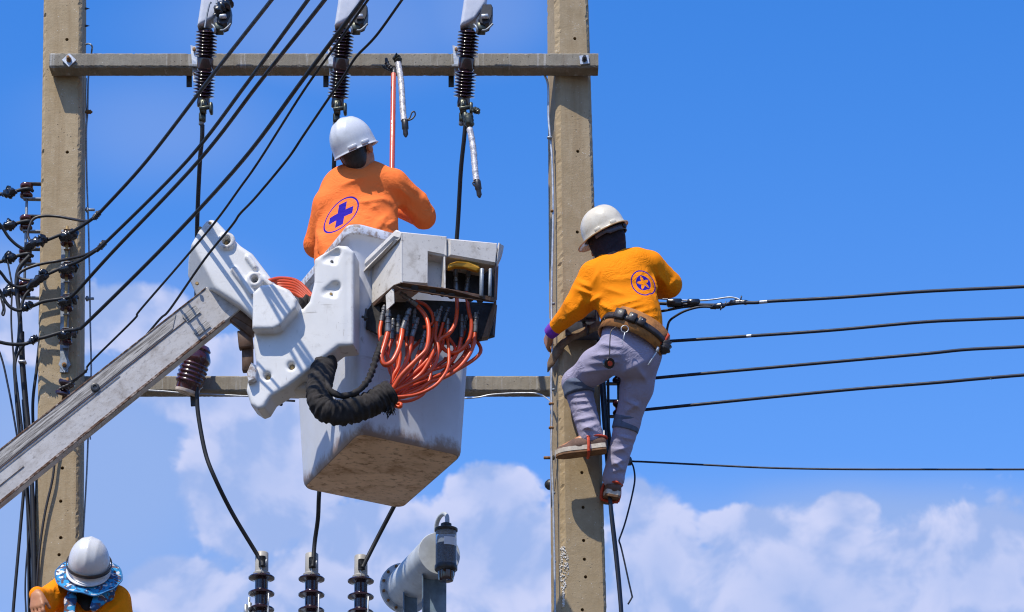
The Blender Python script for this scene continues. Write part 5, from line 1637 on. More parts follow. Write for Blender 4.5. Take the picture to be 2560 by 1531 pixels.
for i in range(46):
    a = P(972 + random.uniform(-8, 10), 1005 + random.uniform(-6, 6), -1.60 + random.uniform(-.02, .04))
    L_ = random.uniform(0.03, 0.085)
    fr.append(tube([a, a + A([random.uniform(-.012, .012), random.uniform(-.01, .01), -L_ * .5]), a + A([random.uniform(-.025, .02), random.uniform(-.01, .01), -L_])], [0.0045, 0.004, 0.001], 5))
o = obj('frayed_edge', join(*fr), m_sleeve, slv); tag(o, kind='stuff')
lp = catmull([P(815, 942, -1.60), P(822, 972, -1.64), P(852, 990, -1.66), P(890, 981, -1.66), P(917, 955, -1.64), P(930, 928, -1.61), P(940, 896, -1.58), P(947, 878, -1.55), P(958, 845, -1.48)], 9)
obj('taped_line', tube(lp, [0.0145 + (0.004 * math.sin(i * 1.7) if i > 32 else 0.0015 * math.sin(i)) for i in range(len(lp))], 12, 0.06), m_sleeve, lift, angle=180)

# ------------------------------------------------------------------ people
def rot_to(d, n, ang):
    """turn d towards n by ang degrees"""
    a = math.radians(ang)
    return unit(A(d) * math.cos(a) + A(n) * math.sin(a))


def hand(bl, Wp, d, n, s, curl=(25, 30, 20), sc=1.0, spread=1.0, thumb=0.7, r0=0.0088):
    d, n = unit(d), unit(n)
    n = unit(n - d * np.dot(n, d))
    s = unit(A(s) - d * np.dot(s, d) - n * np.dot(s, n))
    W_ = A(Wp)
    K = 0.004
    tips = []
    bl.add(cap(W_, W_ + d * 0.02 * sc, 0.024 * sc, 0.024 * sc, (n, 0.75)), 0.012)
    for i, ln in enumerate((0.072, 0.080, 0.075, 0.060)):
        off = (0.030 - 0.020 * i) * sc * spread
        b = W_ + d * (0.085 - 0.004 * abs(i - 1)) * sc + s * off
        bl.add(cap(W_ + d * 0.012 * sc + s * off * .55, b, 0.017 * sc, 0.0125 * sc), 0.010)
        q = b; dd = d; ln *= sc
        for j, (f, c) in enumerate(zip((.45, .32, .27), curl)):
            # bend in the plane of finger and palm normal
            nn = unit(n - dd * np.dot(n, dd))
            dd = rot_to(dd, nn, c)
            e = q + dd * ln * f
            bl.add(cap(q, e, (r0 - .0006 * j) * sc, (r0 - .0006 * (j + 1)) * sc), K)
            q = e
        tips.append((q, dd))
    tb = W_ + d * 0.025 * sc + s * 0.026 * sc
    td = unit(d * 0.75 + s * thumb + n * 0.35)
    t1 = tb + td * 0.045 * sc
    td2 = unit(td + n * 0.5 + d * 0.3)
    bl.add(cap(tb, t1, 0.0145 * sc, 0.0105 * sc), 0.010).add(cap(t1, t1 + td2 * 0.032 * sc, 0.0102 * sc, 0.0085 * sc), K)
    return tips


def head(bl, C, up, front, s=1.0, ears=True):
    up, front = unit(up), unit(front)
    front = unit(front - up * np.dot(front, up)); side = np.cross(front, up)
    R = np.stack([side, front, up], 1)
    bl.add(ell(C + up * 0.025 * s, (0.077 * s, 0.098 * s, 0.105 * s), R), 0.02)
    bl.add(ell(C - up * 0.055 * s + front * 0.025 * s, (0.058 * s, 0.062 * s, 0.068 * s), R), 0.04)
    bl.add(cap(C + front * 0.09 * s + up * 0.005 * s, C + front * 0.108 * s - up * 0.032 * s, 0.009 * s, 0.013 * s), 0.012)
    for k in (-1, 1):
        if ears: bl.add(ell(C + side * k * 0.084 * s - front * 0.008 * s - up * 0.012 * s, (0.013 * s, 0.022 * s, 0.036 * s), R), 0.008)
        bl.cut(ell(C + side * k * 0.033 * s + front * 0.105 * s + up * 0.008 * s, (0.017 * s, 0.013 * s, 0.010 * s), R), 0.012)
    bl.cut(cap(C + front * 0.098 * s - up * 0.062 * s - side * 0.02, C + front * 0.098 * s - up * 0.062 * s + side * 0.02, 0.004), 0.006)
    return R


def helmet_mesh(C, up, front, rx, ry, rz, skirt, bf, bs, ridge=0.0035, bb=None):
    """hard hat shell with crown ridges and a brim; bf / bs / bb: brim width in front, at the side, behind"""
    up, front = unit(up), unit(front)
    front = unit(front - up * np.dot(front, up)); side = np.cross(front, up)
    nth, nph = 72, 22
    V, F = [], []
    bb = bs if bb is None else bb
    rows = []
    for j in range(nph + 1):
        ph = (math.pi / 2) * j / nph
        rows.append(('d', ph))
    rows += [('s', 0.35), ('s', 0.75), ('s', 1.0), ('b', 0.15), ('b', 0.5), ('b', 0.9), ('b', 1.0)]
    for typ, t in rows:
        for k in range(nth):
            th = 2 * math.pi * k / nth
            cx, cy = math.cos(th), math.sin(th)
            if typ == 'd':
                s_ = math.sin(t) ** 0.92; z = rz * math.cos(t) ** 0.95 if t < math.pi / 2 - 1e-6 else 0
                x, y = rx * s_ * cx, ry * s_ * cy
                g_ = ridge * math.exp(-(x / 0.010) ** 2) * (1 if t < 1.15 else max(0, 1 - (t - 1.15) * 4))
                g_ += ridge * 0.55 * (math.exp(-((x - 0.045) / 0.007) ** 2) + math.exp(-((x + 0.045) / 0.007) ** 2)) * (1 if 0.35 < t < 1.2 else 0.15)
                nrm = unit((x / rx ** 2, y / ry ** 2, z / rz ** 2 + 1e-9))
                x, y, z = A([x, y, z]) + nrm * g_
            else:
                if typ == 's':
                    gx, z = 0.004 * t, -skirt * t
                else:
                    w = bs + (bf - bs) * max(0, cy) ** 1.6 + (bb - bs) * max(0, -cy) ** 1.6
                    gx, z = 0.004 + w * t, -skirt - 0.25 * w * t - (0.003 if t == 1.0 else 0)
                x, y = (rx + gx) * cx, (ry + gx) * cy
            V.append(C + side * x + front * y + up * z)
    m = len(rows)
    for i in range(m - 1):
        for k in range(nth):
            F.append([i * nth + k, (i + 1) * nth + k, (i + 1) * nth + (k + 1) % nth, i * nth + (k + 1) % nth])
    return A(V), F


def solid(o, t, off=-1):
    md = o.modifiers.new('thickness', 'SOLIDIFY'); md.thickness = t; md.offset = off
    return o


def bbox_of(*pts, pad=0.12):
    q = A(pts)
    return q.min(0) - pad, q.max(0) + pad


# ---------------- worker in the bucket
def worker_bucket():
    t = empty('person', cb + A([0, 0, 0.045]), 'worker in an orange shirt with a blue cross, standing in the bucket', 'person')
    neck = P(892, 446, -.86)
    C = P(890, 376, -.90)
    up, front = unit((-0.40, -0.36, 0.84)), unit((0.42, 0.78, 0.50))
    shL, shR = P(822, 515, -.83), P(984, 462, -.82)
    elL, waL = P(792, 612, -.72), P(905, 600, -.50)
    elR, waR = P(1058, 540, -.70), P(995, 520, -.50)
    chest, belly, pel = P(895, 520, -.82), P(897, 620, -.79), P(905, 730, -.77)
    fl = zb + 0.05
    hipL, hipR = pel + A([-.09, 0, -.05]), pel + A([.09, 0, -.05])
    knL, knR = A([hipL[0] + .0, -.80, fl + .47]), A([hipR[0] + .06, -.78, fl + .47])
    anL, anR = A([hipL[0] + .02, -.74, fl + .08]), A([hipR[0] + .1, -.72, fl + .08])
    yax = A([0, 1, 0])
    b = Blob(0.03)
    R = head(b, C, up, front)
    b.add(cap(C - up * .06 - unit(front) * .015, neck + A([0, 0.0, -0.02]), 0.056, 0.062), 0.03)
    b.add(cap(chest, belly, .165, .15, (yax, .66))).add(cap(belly, pel, .145, .15, (yax, .7)))
    b.add(cap(shL + A([.03, 0, 0]), shR - A([.03, 0, 0]), .06, .06))
    for (s_, e_, w_) in ((shL, elL, waL), (shR, elR, waR)):
        b.add(cap(s_, e_, .048, .038)).add(cap(e_, w_, .038, .026))
    stick_p = lambda f: P(984 + (974 - 984) * f, 186 + 504 * f, -.22 - .34 * f)
    hand(b, waL, (0.75, 0.1, 0.25), (0.2, 1, 0), (0.1, 0, 1), (70, 75, 45))
    hand(b, waR, (-0.5, 0.2, 0.3), (-0.3, 1, 0), (-0.1, 0, 1), (70, 75, 45))
    for (h_, k_, a_) in ((hipL, knL, anL), (hipR, knR, anR)):
        b.add(cap(h_, k_, .078, .055)).add(cap(k_, a_, .055, .036)).add(cap(a_, a_ + A([0, .16, -.04]), .036, .03), .02)
    lo, hi = bbox_of(C + A([0, 0, .1]), shL, shR, elL, elR, anL, anR, waL, waR, anL + A([0, .2, -.06]))
    obj('body', b.mesh(lo, hi, 0.0075), m_skin, t, angle=180)
    # hair
    hb = Blob(0.015).add(ell(C + up * .03 - front * .012, (.080, .098, .108), R)).add(ell(C - up * .05 - front * .050, (.056, .045, .056), R), .03)
    hb.cut(ell(C - up * .075 + front * .075, (.16, .10, .12), R), .01)
    hb.wr.append((np.cross(front, up), 170, .004, 0.4, None, 1))
    obj('hair', hb.mesh(C - .2, C + .2, .006), m_hair, t, angle=180)
    # shirt
    s = Blob(0.035)
    s.add(cap(P(893, 505, -.79), P(894, 650, -.86), .205, .215, (yax, .66)))
    s.add(cap(P(894, 640, -.86), P(903, 735, -.82), .21, .19, (yax, .72)))
    s.add(cap(P(858, 470, -.80), P(930, 450, -.80), .085, .085), .05)
    s.add(cap(shL, P(880, 478, -.85), .072, .085), .05).add(cap(shR, P(925, 455, -.84), .074, .085), .05)
    s.add(cap(neck + A([0, .005, -.04]), neck + A([-.004, .005, .010]), .085, .076), .02)
    s.add(cap(shL, elL, .080, .066), .02).add(cap(elL, waL, .064, .045), .02)
    s.add(cap(shR, P(1036, 508, -.74), .076, .067), .02).add(cap(P(1036, 508, -.74), elR + A([.002, 0, -.006]), .067, .060), .02).add(cap(elR, waR, .062, .046), .02)
    f = lambda x0, y0, x1, y1, w_, a_, Y=-.95, Y1=None: ((P(x0, y0, Y)), (P(x1, y1, Y if Y1 is None else Y1)), w_, a_)
    s.folds([f(898, 506, 960, 497, .011, .007, -.97), f(960, 497, 1000, 512, .012, .009, -.96, -.93), f(1000, 512, 1012, 560, .012, .008, -.93), f(940, 560, 990, 522, .010, .007, -.96),
             f(925, 520, 950, 512, .009, .005, -.97), f(965, 565, 1003, 545, .010, .007, -.94), f(930, 580, 975, 545, .010, .006, -.96),
             f(795, 585, 808, 635, .011, .008, -.93), f(805, 590, 815, 650, .012, .006, -.95), f(1000, 470, 1030, 500, .012, .007, -.86), f(1010, 455, 1045, 482, .010, .006, -.83), f(1020, 520, 1060, 560, .011, .007, -.80),
             f(1005, 500, 1030, 545, .012, .008, -.85), f(1062, 490, 1078, 520, .010, .006, -.78), f(850, 465, 912, 440, .010, .005, -.95), f(795, 520, 785, 590, .012, .006, -.9)])
    s.cut(cap(P(1006, 480, -.945), P(1010, 575, -.93), .007), .014)
    s.cut(cap(P(990, 440, -.90), P(1003, 475, -.93), .003), .006)
    s.cut(cap(P(787, 560, -.90), P(800, 640, -.93), .007), .014)
    s.wr.append(((0.5, 0.2, 0.8), 42, .005, 1.3, P(950, 560, -.93), .16))
    s.wr.append(((0.9, 0.2, -0.4), 60, .005, .3, P(1050, 520, -.76), .13))
    s.wr.append(((0.3, 0.2, 0.9), 50, .004, 2.2, P(810, 610, -.9), .12))
    lo, hi = bbox_of(neck, shL, shR, elL, elR, waL, waR, pel, pad=.16)
    base = root_of(t)
    cen = P(851, 528, -1.0) - base
    k_ = 1.0
    ms = shirt_mat('orange_shirt', (1.0, 0.21, 0.045), 'cross', cen, (0.97, 0.0, -0.12), (-0.42, 0.0, 0.90), (0, 1, 0), 0.079)
    obj('shirt', s.mesh(lo, hi, .0068), ms, t, angle=180)
    tr_ = Blob(.03).add(cap(pel + A([0, 0, .02]), pel, .175, .17, (yax, .72)))
    for (h_, k1, a_) in ((hipL, knL, anL), (hipR, knR, anR)):
        tr_.add(cap(h_, k1, .10, .075)).add(cap(k1, a_, .075, .065))
    lo, hi = bbox_of(pel, anL, anR, knL, knR, pad=.2)
    obj('trousers', tr_.mesh(lo, hi, .012), m_trousers, t, angle=180)
    for a_ in (anL, anR):
        sh = Blob(.02).add(cap(a_ + A([0, -.03, -.035]), a_ + A([0, .18, -.045]), .045, .034))
        obj('shoe', sh.mesh(a_ - .12, a_ + A([.12, .28, .08]), .009), m_canvas_shoe, t, angle=180)
    hO = C + up * 0.035 - front * .004
    h = solid(obj('helmet', helmet_mesh(hO, up, front, .109, .129, .134, .036, .014, .003, .0040), m_helmet, t, angle=180), .0035)
    side = np.cross(front, up)
    fr_ = unit(front - up * np.dot(front, up)); side = np.cross(fr_, up)
    for (a0, w_) in ((-62, .05), (-28, .045), (180, .03)):
        a = math.radians(a0)
        p_ = hO + side * math.cos(a) * .118 + fr_ * math.sin(a) * .138 - up * .022
        out = unit(side * math.cos(a) + fr_ * math.sin(a)); tg = unit(np.cross(up, out))
        obj('slot_block', box(p_, (w_, .014, .02), np.stack([tg, out, up], 1), .003), m_helmet, h)
    return t


# ---------------- climbing worker
def worker_pole():
    t = empty('person', P(1535, 1250, -.1), 'belted worker in a yellow-orange shirt and grey trousers climbing the pole', 'person')
    C = P(1517, 596, -.33)
    up, front = unit((-0.42, -0.12, 0.90)), unit((-0.74, 0.58, -0.32))
    neck = P(1540, 650, -.33)
    shL, shR = P(1484, 690, -.32), P(1624, 664, -.30)
    elL, waL = P(1440, 768, -.27), P(1382, 826, -.10)
    elR, waR = P(1672, 712, -.20), P(1600, 735, -.02)
    chest, belly, pel = P(1554, 720, -.33), P(1572, 790, -.36), P(1578, 862, -.36)
    hipL, hipR = P(1545, 880, -.36), P(1607, 886, -.34)
    knL, anL = P(1441, 958, -.13), P(1478, 1092, -.16)
    knR, anR = P(1567, 1060, -.16), P(1534, 1196, -.07)
    yax = A([0, 1, 0])
    b = Blob(.03)
    R = head(b, C, up, front, 1.0, False)
    b.add(cap(C - up * .05, neck, .054, .058)).add(cap(chest, belly, .15, .135, (yax, .66))).add(cap(belly, pel, .13, .14, (yax, .72)))
    b.add(cap(shL + A([.04, 0, 0]), shR - A([.04, 0, 0]), .055))
    for (s_, e_, w_) in ((shL, elL, waL), (shR, elR, waR)):
        b.add(cap(s_, e_, .045, .036)).add(cap(e_, w_, .036, .026))
    wd = unit(waL - elL)
    hand(b, P(1378, 832, -.075), (-0.25, 0.75, -0.35), (0.95, 0.35, 0.05), (-0.2, 0.0, 0.95), (28, 40, 30))
    hand(b, waR, (-0.7, 0.6, 0.2), (-0.3, 0.3, -0.8), (0, 1, .3), (40, 40, 30))
    for (h_, k_, a_) in ((hipL, knL, anL), (hipR, knR, anR)):
        b.add(cap(h_, k_, .075, .053)).add(cap(k_, a_, .053, .035))
    b.add(cap(anL, P(1410, 1124, -.17), .034, .026), .02).add(cap(anR, anR + A([-.02, .17, -.05]), .034, .026), .02)
    lo, hi = bbox_of(C, shR, elR, waL + A([-.05, .12, -.05]), waR, anL, anR + A([0, .18, -.05]), P(1400, 1124, -.17), pad=.15)
    obj('body', b.mesh(lo, hi, .0068), m_skin, t, angle=180)
    # balaclava
    mk = Blob(.02).add(ell(C + up * .015, (.083, .103, .108), R)).add(ell(C - up * .05 + front * .02, (.066, .078, .078), R), .04)
    mk.add(cap(C - up * .05 - front * .012, neck + A([-.012, .0, -.02]), .064, .072), .03)
    mk.add(cap(C - up * .02 - front * .06, C - up * .035 - front * .075, .03, .022), .02)
    mk.wr.append((up, 95, .0035, .5, C - up * .09, .12))
    obj('face_mask', mk.mesh(C - .24, C + .24, .0062), m_mask, t, angle=180)
    # shirt
    s = Blob(.03)
    s.add(cap(P(1553, 715, -.33), P(1580, 800, -.36), .172, .150, (yax, .66)))
    s.add(cap(P(1580, 790, -.36), P(1588, 840, -.36), .150, .145, (yax, .70)))
    s.add(cap(P(1520, 668, -.32), P(1590, 655, -.32), .07, .075), .04)
    s.add(cap(shL, P(1535, 680, -.32), .072, .08), .04).add(cap(shR, P(1580, 672, -.32), .070, .08), .04)
    s.add(cap(neck + A([.008, .01, -.05]), neck + A([.004, .008, -.004]), .084, .070), .02)
    s.add(cap(shL, elL, .078, .066), .02).add(cap(elL, P(1388, 820, -.12), .066, .040), .02)
    s.add(cap(P(1520, 700, -.33), P(1470, 740, -.30), .09, .075), .04)
    s.add(cap(shR, elR, .074, .068), .02).add(cap(elR, waR, .066, .045), .02)
    f = lambda x0, y0, x1, y1, w_, a_, Y=-.45, Y1=None: (P(x0, y0, Y), P(x1, y1, Y if Y1 is None else Y1), w_, a_)
    s.folds([f(1445, 705, 1478, 720, .010, .007, -.40), f(1440, 722, 1480, 738, .010, .008, -.39), f(1452, 745, 1448, 775, .012, .008, -.36), f(1415, 790, 1440, 772, .012, .007, -.31), f(1400, 800, 1425, 800, .010, .006, -.26),
             f(1470, 760, 1500, 740, .012, .010, -.40), f(1495, 760, 1530, 775, .012, .009, -.45), f(1535, 765, 1600, 748, .010, .007, -.48), f(1540, 780, 1610, 760, .009, .007, -.49), f(1550, 795, 1630, 772, .009, .008, -.49),
             f(1570, 800, 1640, 790, .009, .007, -.49), f(1600, 690, 1640, 770, .009, .007, -.44), f(1618, 680, 1645, 745, .009, .007, -.42), f(1635, 690, 1650, 735, .010, .008, -.36), f(1650, 690, 1668, 715, .010, .008, -.30),
             f(1658, 735, 1688, 700, .010, .007, -.27), f(1520, 700, 1590, 695, .014, .004, -.46), f(1510, 720, 1560, 735, .012, .005, -.46), f(1495, 680, 1480, 712, .012, .005, -.42), f(1530, 790, 1560, 815, .01, .008, -.46), f(1590, 815, 1645, 815, .010, .007, -.47)])
    s.cut(cap(P(1500, 668, -.42), P(1506, 745, -.43), .0025), .006)
    s.cut(cap(P(1640, 665, -.40), P(1643, 735, -.40), .006), .012)
    s.wr.append(((0.25, 0.2, 0.95), 85, .006, .8, P(1590, 785, -.45), .12))
    s.wr.append(((0.7, 0.2, -0.6), 75, .006, 1.8, P(1455, 745, -.36), .11))
    s.wr.append(((0.8, 0.3, 0.5), 75, .006, 2.8, P(1660, 705, -.28), .10))
    lo, hi = bbox_of(neck, shL, shR, elL, elR, waL, waR, pel, pad=.13)
    base = root_of(t)
    ms = shirt_mat('yellow_orange_shirt', (0.95, 0.265, 0.002), 'star', P(1609, 704, -.45) - base, (1.12, 0.0, 0.30), (-0.28, 0.0, 0.97), (0, 1, 0), 0.074)
    obj('shirt', s.mesh(lo, hi, .0062), ms, t, angle=180)
    # purple collar and cuff
    upn = unit((-.12, -.25, .95))
    cring = []
    for i in range(25):
        a = 2 * math.pi * i / 24
        u, v, w = basis(upn)
        cring.append(neck + A([.006, .006, .004]) + (u * math.cos(a) + v * math.sin(a)) * .074)
    obj('collar', tube(cring, .010, 8), m_purple, t)
    obj('cuff', tube([P(1390, 818, -.125), P(1382, 826, -.11), P(1374, 834, -.09)], [.041, .040, .036], 16), m_purple, t)
    # trousers
    q = Blob(.03)
    q.add(cap(P(1574, 842, -.36), P(1580, 880, -.355), .148, .15, (yax, .72)))
    q.add(cap(hipL, P(1490, 915, -.25), .100, .088)).add(cap(P(1490, 915, -.25), knL, .088, .072)).add(cap(knL, anL, .074, .060))
    q.add(cap(hipR, P(1592, 970, -.25), .098, .084)).add(cap(P(1592, 970, -.25), knR, .084, .066)).add(cap(knR, anR + A([0, 0, .01]), .066, .054))
    q.add(cap(anL + A([0, 0, .015]), anL, .062, .064), .01).add(cap(anR + A([0, 0, .02]), anR, .056, .060), .01)
    q.folds([f(1420, 945, 1475, 930, .010, .008, -.30, -.36), f(1415, 965, 1470, 952, .009, .008, -.28, -.33), f(1415, 990, 1478, 985, .009, .007, -.25), f(1430, 1005, 1482, 1002, .008, .006, -.25), f(1440, 1025, 1490, 1015, .008, .006, -.25),
             f(1440, 1050, 1492, 1040, .009, .007, -.25), f(1450, 1075, 1498, 1058, .009, .008, -.25), f(1452, 1062, 1492, 1078, .008, .006, -.25), f(1500, 860, 1560, 870, .010, .006, -.44), f(1480, 890, 1555, 885, .011, .007, -.42),
             f(1470, 910, 1545, 905, .010, .006, -.40), f(1455, 930, 1530, 925, .010, .006, -.38), f(1560, 930, 1615, 900, .014, .006, -.42), f(1590, 915, 1620, 960, .012, .007, -.40), f(1560, 1000, 1600, 1020, .010, .006, -.30),
             f(1565, 1030, 1598, 1010, .010, .006, -.28), f(1545, 1090, 1585, 1100, .009, .006, -.24), f(1530, 1130, 1570, 1118, .009, .007, -.20), f(1522, 1165, 1562, 1150, .009, .008, -.18), f(1528, 1150, 1560, 1175, .009, .007, -.16), f(1522, 1182, 1555, 1172, .008, .006, -.14)])
    q.wr.append(((0.2, 0.3, 0.95), 90, .004, .8, P(1460, 1030, -.2), .14))
    q.wr.append(((0.2, 0.3, 0.95), 70, .005, 1.9, P(1545, 1140, -.15), .13))
    q.wr.append(((0.6, 0.3, 0.7), 60, .004, .4, P(1530, 890, -.4), .14))
    lo, hi = bbox_of(hipL, hipR, knL, anL, knR, anR, P(1575, 830, -.36), pad=.16)
    obj('trousers', q.mesh(lo, hi, .0062), m_trousers, t, angle=180)
    # knee patches: bands lying on the trouser legs
    for (k0, k1, r0_, r1_) in ((P(1444, 958, -.15), P(1449, 988, -.15), .084, .082), (P(1570, 1046, -.165), P(1562, 1078, -.155), .0735, .0725)):
        pb = Blob(.01).add(cap(k0, k1, r0_, r1_))
        ax_ = unit(k1 - k0)
        class Slab:
            pass
        def cutter(p, k0=k0, k1=k1, ax_=ax_):
            h0 = (p - np.asarray(k0, np.float32)) @ np.asarray(ax_, np.float32)
            L_ = float(np.linalg.norm(k1 - k0))
            return -np.maximum(-h0, h0 - L_)
        pb.cut(cutter, .004)
        pb.folds([(k0 + A([-.06, -.06, -.01]), k0 + A([.06, -.06, -.02]), .01, .006)])
        obj('knee_patch', pb.mesh(np.minimum(k0, k1) - .1, np.maximum(k0, k1) + .1, .006), m_patch, t, angle=180)
    # shoes
    def shoe(heel, toe, upn, nm='shoe'):
        d = unit(toe - heel); upn = unit(upn - d * np.dot(upn, d)); sd = np.cross(d, upn)
        L_ = np.linalg.norm(toe - heel)
        sb = Blob(.02)
        sb.add(cap(heel + d * .03 + upn * .040, heel + d * .07 + upn * .075, .038, .040), .02).add(cap(heel + d * .05 + upn * .035, heel + d * (L_ * .6) + upn * .035, .040, .038), .02)
        sb.add(cap(heel + d * (L_ * .55) + upn * .030, toe - d * .032 + upn * .018, .040, .028), .02)
        sb.folds([(heel + d * L_ * (.42 + .09 * i) + upn * .072 - sd * .02, heel + d * L_ * (.42 + .09 * i) + upn * .072 + sd * .02, .005, .004) for i in range(3)])
        o = obj(nm, sb.mesh(np.minimum(heel, toe) - .13, np.maximum(heel, toe) + .13, .006), m_canvas_shoe, t, angle=180)
        def outline(off, w_):
            pts = []
            prof = ((0, .55), (.02, .85), (.10, .95), (.3, .88), (.5, .92), (.7, 1.0), (.85, .9), (.95, .62), (1.0, .2))
            for f_, k_ in prof: pts.append(heel + d * L_ * f_ + sd * w_ * k_ + upn * off)
            for f_, k_ in prof[::-1]: pts.append(heel + d * L_ * f_ - sd * w_ * k_ + upn * off)
            return pts
        def slab(z0, z1, w_):
            V0, V1 = outline(z0, w_), outline(z1, w_)
            n = len(V0)
            F = [[k, (k + 1) % n, n + (k + 1) % n, n + k] for k in range(n)] + [list(range(n))[::-1], list(range(n, 2 * n))]
            return A(V0 + V1), F
        obj('midsole', slab(.0, .024, .044), m_sole, o, smooth=False)
        obj('outsole', slab(-.012, -.0005, .042), m_outsole, o, smooth=False)
        obj('foot_strap', join(tube(catmull([heel + d * .10 + sd * .047 - upn * .016, heel + d * .095 + sd * .05 + upn * .03, heel + d * .09 + sd * .03 + upn * .085, heel + d * .09 - sd * .03 + upn * .085, heel + d * .095 - sd * .05 + upn * .03, heel + d * .10 - sd * .047 - upn * .016], 5), .0085, 6),
                               tube(catmull([heel + d * .10 + sd * .045 + upn * .065, heel + d * .04 + sd * .043 + upn * .066, heel - d * .012 + upn * .064, heel + d * .04 - sd * .043 + upn * .066, heel + d * .10 - sd * .045 + upn * .065], 5), .007, 6),
                               tube(catmull([heel + d * .10 + sd * .047 - upn * .016, heel + d * .10 - upn * .022, heel + d * .10 - sd * .047 - upn * .016], 5), .0085, 6)), m_red_strap, o)
        obj('heel_tab', prism([heel + upn * .075 - sd * .02, heel + upn * .075 + sd * .02, heel - d * .004 + upn * .105 + sd * .014, heel - d * .004 + upn * .105 - sd * .014], d * .006, .001), m_label, o, smooth=False)
        return o
    shoe(P(1516, 1124, -.17), P(1389, 1139, -.18), A([0, .05, 1]))
    shoe(P(1534, 1236, -.10), P(1512, 1256, .14), A([.1, .2, 1]))
    obj('sock', tube([anL + A([.005, 0, .03]), anL + A([.01, -.004, -.03])], [.045, .043], 14), m_sock, t)
    # helmet
    hO = C + up * .05 - front * .002
    h = solid(obj('helmet', helmet_mesh(hO, up, front, .103, .122, .122, .022, .042, .010, .003), m_helmet_old, t, angle=180), .004)
    fr_ = unit(front - up * np.dot(front, up)); sd = np.cross(fr_, up)
    edge = []
    for k in range(61):
        th = 2 * math.pi * k / 60
        w = .010 + .032 * max(0, math.sin(th)) ** 1.6
        edge.append(hO + sd * (.107 + w) * math.cos(th) + fr_ * (.126 + w) * math.sin(th) + up * (-.024 - .25 * w))
    obj('rim', tube(edge, .0042, 6), m_helmet_edge, h)
    band = [hO + sd * .094 * math.cos(a) + fr_ * .112 * math.sin(a) - up * (.035 + .012 * (math.sin(a) < -.5)) for a in np.linspace(math.pi * .95, math.pi * 2.05, 24)]
    bv, bf_ = [], []
    for p_ in band:
        bv += [p_ + up * .014, p_ - up * .014]
    bf_ = [[2 * i, 2 * i + 1, 2 * i + 3, 2 * i + 2] for i in range(len(band) - 1)]
    solid(obj('head_band', (bv, bf_), m_box_grey, h), .004, 1)
    obj('ratchet_knob', lathe([(.015, 0), (.016, .006), (.010, .012), (.0, .013)], hO - fr_ * .116 - up * .045, -fr_, 14), m_steel_dark, h)
    a = math.radians(-8)
    for a0 in (188, 232):
        a = math.radians(a0)
        out = unit(sd * math.cos(a) + fr_ * math.sin(a)); tg = np.cross(up, out)
        obj('slot_block', box(hO + sd * .106 * math.cos(a) + fr_ * .126 * math.sin(a) - up * .012, (.035, .010, .022), np.stack([tg, out, up], 1), .003), m_helmet_old, h)
    # tool belt
    bc_ = P(1584, 838, -.36)
    bup = unit((.42, .10, .90))
    u = unit(np.cross((0, 1, 0), bup)); v = np.cross(bup, u)
    def belt_pt(a, r=1.0, z=0.0):
        return bc_ + u * .176 * r * math.cos(a) + v * .136 * r * math.sin(a) + bup * z
    def belt_strip(z0, z1, r, a0, a1, n=40):
        V = []
        for i in range(n + 1):
            a = a0 + (a1 - a0) * i / n
            V += [belt_pt(a, r, z0), belt_pt(a, r, z1)]
        return A(V), [[2 * i, 2 * i + 2, 2 * i + 3, 2 * i + 1] for i in range(n)]
    bt = solid(obj('tool_belt', belt_strip(-.060, .066, 1.0, 0, 2 * math.pi), m_leather, t, angle=180), .006, 1)
    solid(obj('outer_strap', belt_strip(-.012, .022, 1.05, math.pi * .95, math.pi * 2.05), m_leather_dark, bt, angle=180), .005, 1)
    def on_belt(px, py):
        # nearest belt angle for a pixel
        best = min(np.linspace(math.pi, 2 * math.pi, 200), key=lambda a: np.linalg.norm(belt_pt(a, 1.08) - PP(px, py, belt_pt(a, 1.08), A([0, 1, 0]))))
        return best
    for (px, py, w_, h_) in ((1548, 797, .060, .058), (1578, 803, .044, .052), (1600, 812, .040, .046)):
        a = on_belt(px, py); p_ = belt_pt(a, 1.12)
        out = unit(u * math.cos(a) / .166 + v * math.sin(a) / .126); tg = unit(np.cross(bup, out))
        obj('pouch', box(p_ + bup * .01, (w_, .026, h_), np.stack([tg, out, bup], 1), .0045), m_leather_dark, bt)
        obj('rivet', lathe([(.004, 0), (.0035, .002), (0, .003)], p_ + out * .0135 + bup * .016, out, 10), m_galv, bt)
    rc = P(1562, 823, -.53)
    obj('key_ring', tube([rc + A([.019 * math.cos(a), 0, .019 * math.sin(a)]) for a in np.linspace(0, 2 * math.pi, 25)], .0022, 6), m_galv, bt)
    obj('key_pin', join(rod(P(1562, 832, -.53), P(1558, 850, -.53), .003), rod(P(1558, 848, -.53), P(1555, 862, -.525), .0012)), m_galv, bt)
    # holster with screwdriver and pliers at the right hip
    obj('holster', lump([P(1660, 850, -.40), P(1662, 866, -.40), P(1654, 884, -.40)], .034, .06, 12), m_leather_dark, bt, angle=180)
    obj('tool_grip', join(rod(P(1671, 836, -.41), P(1659, 858, -.42), .011), rod(P(1655, 842, -.42), P(1650, 860, -.43), .008)), m_red_strap, bt)
    obj('screwdriver', join(rod(P(1644, 876, -.44), P(1620, 914, -.44), .0042), rod(P(1645, 868, -.44), P(1642, 880, -.44), .009)), m_galv, bt)
    # tape roll on a cord
    obj('cord', wire([P(1540, 818, -.53), P(1528, 828, -.54), P(1525, 850, -.54), P(1524, 895, -.53)], .003, 6), m_leather_dark, bt)
    obj('tape_roll', lathe([(.012, 0), (.027, 0), (.029, .004), (.029, .026), (.027, .03), (.012, .03)], P(1519, 907, -.52), unit((.35, -.75, -.45)), 20), m_tape, bt)
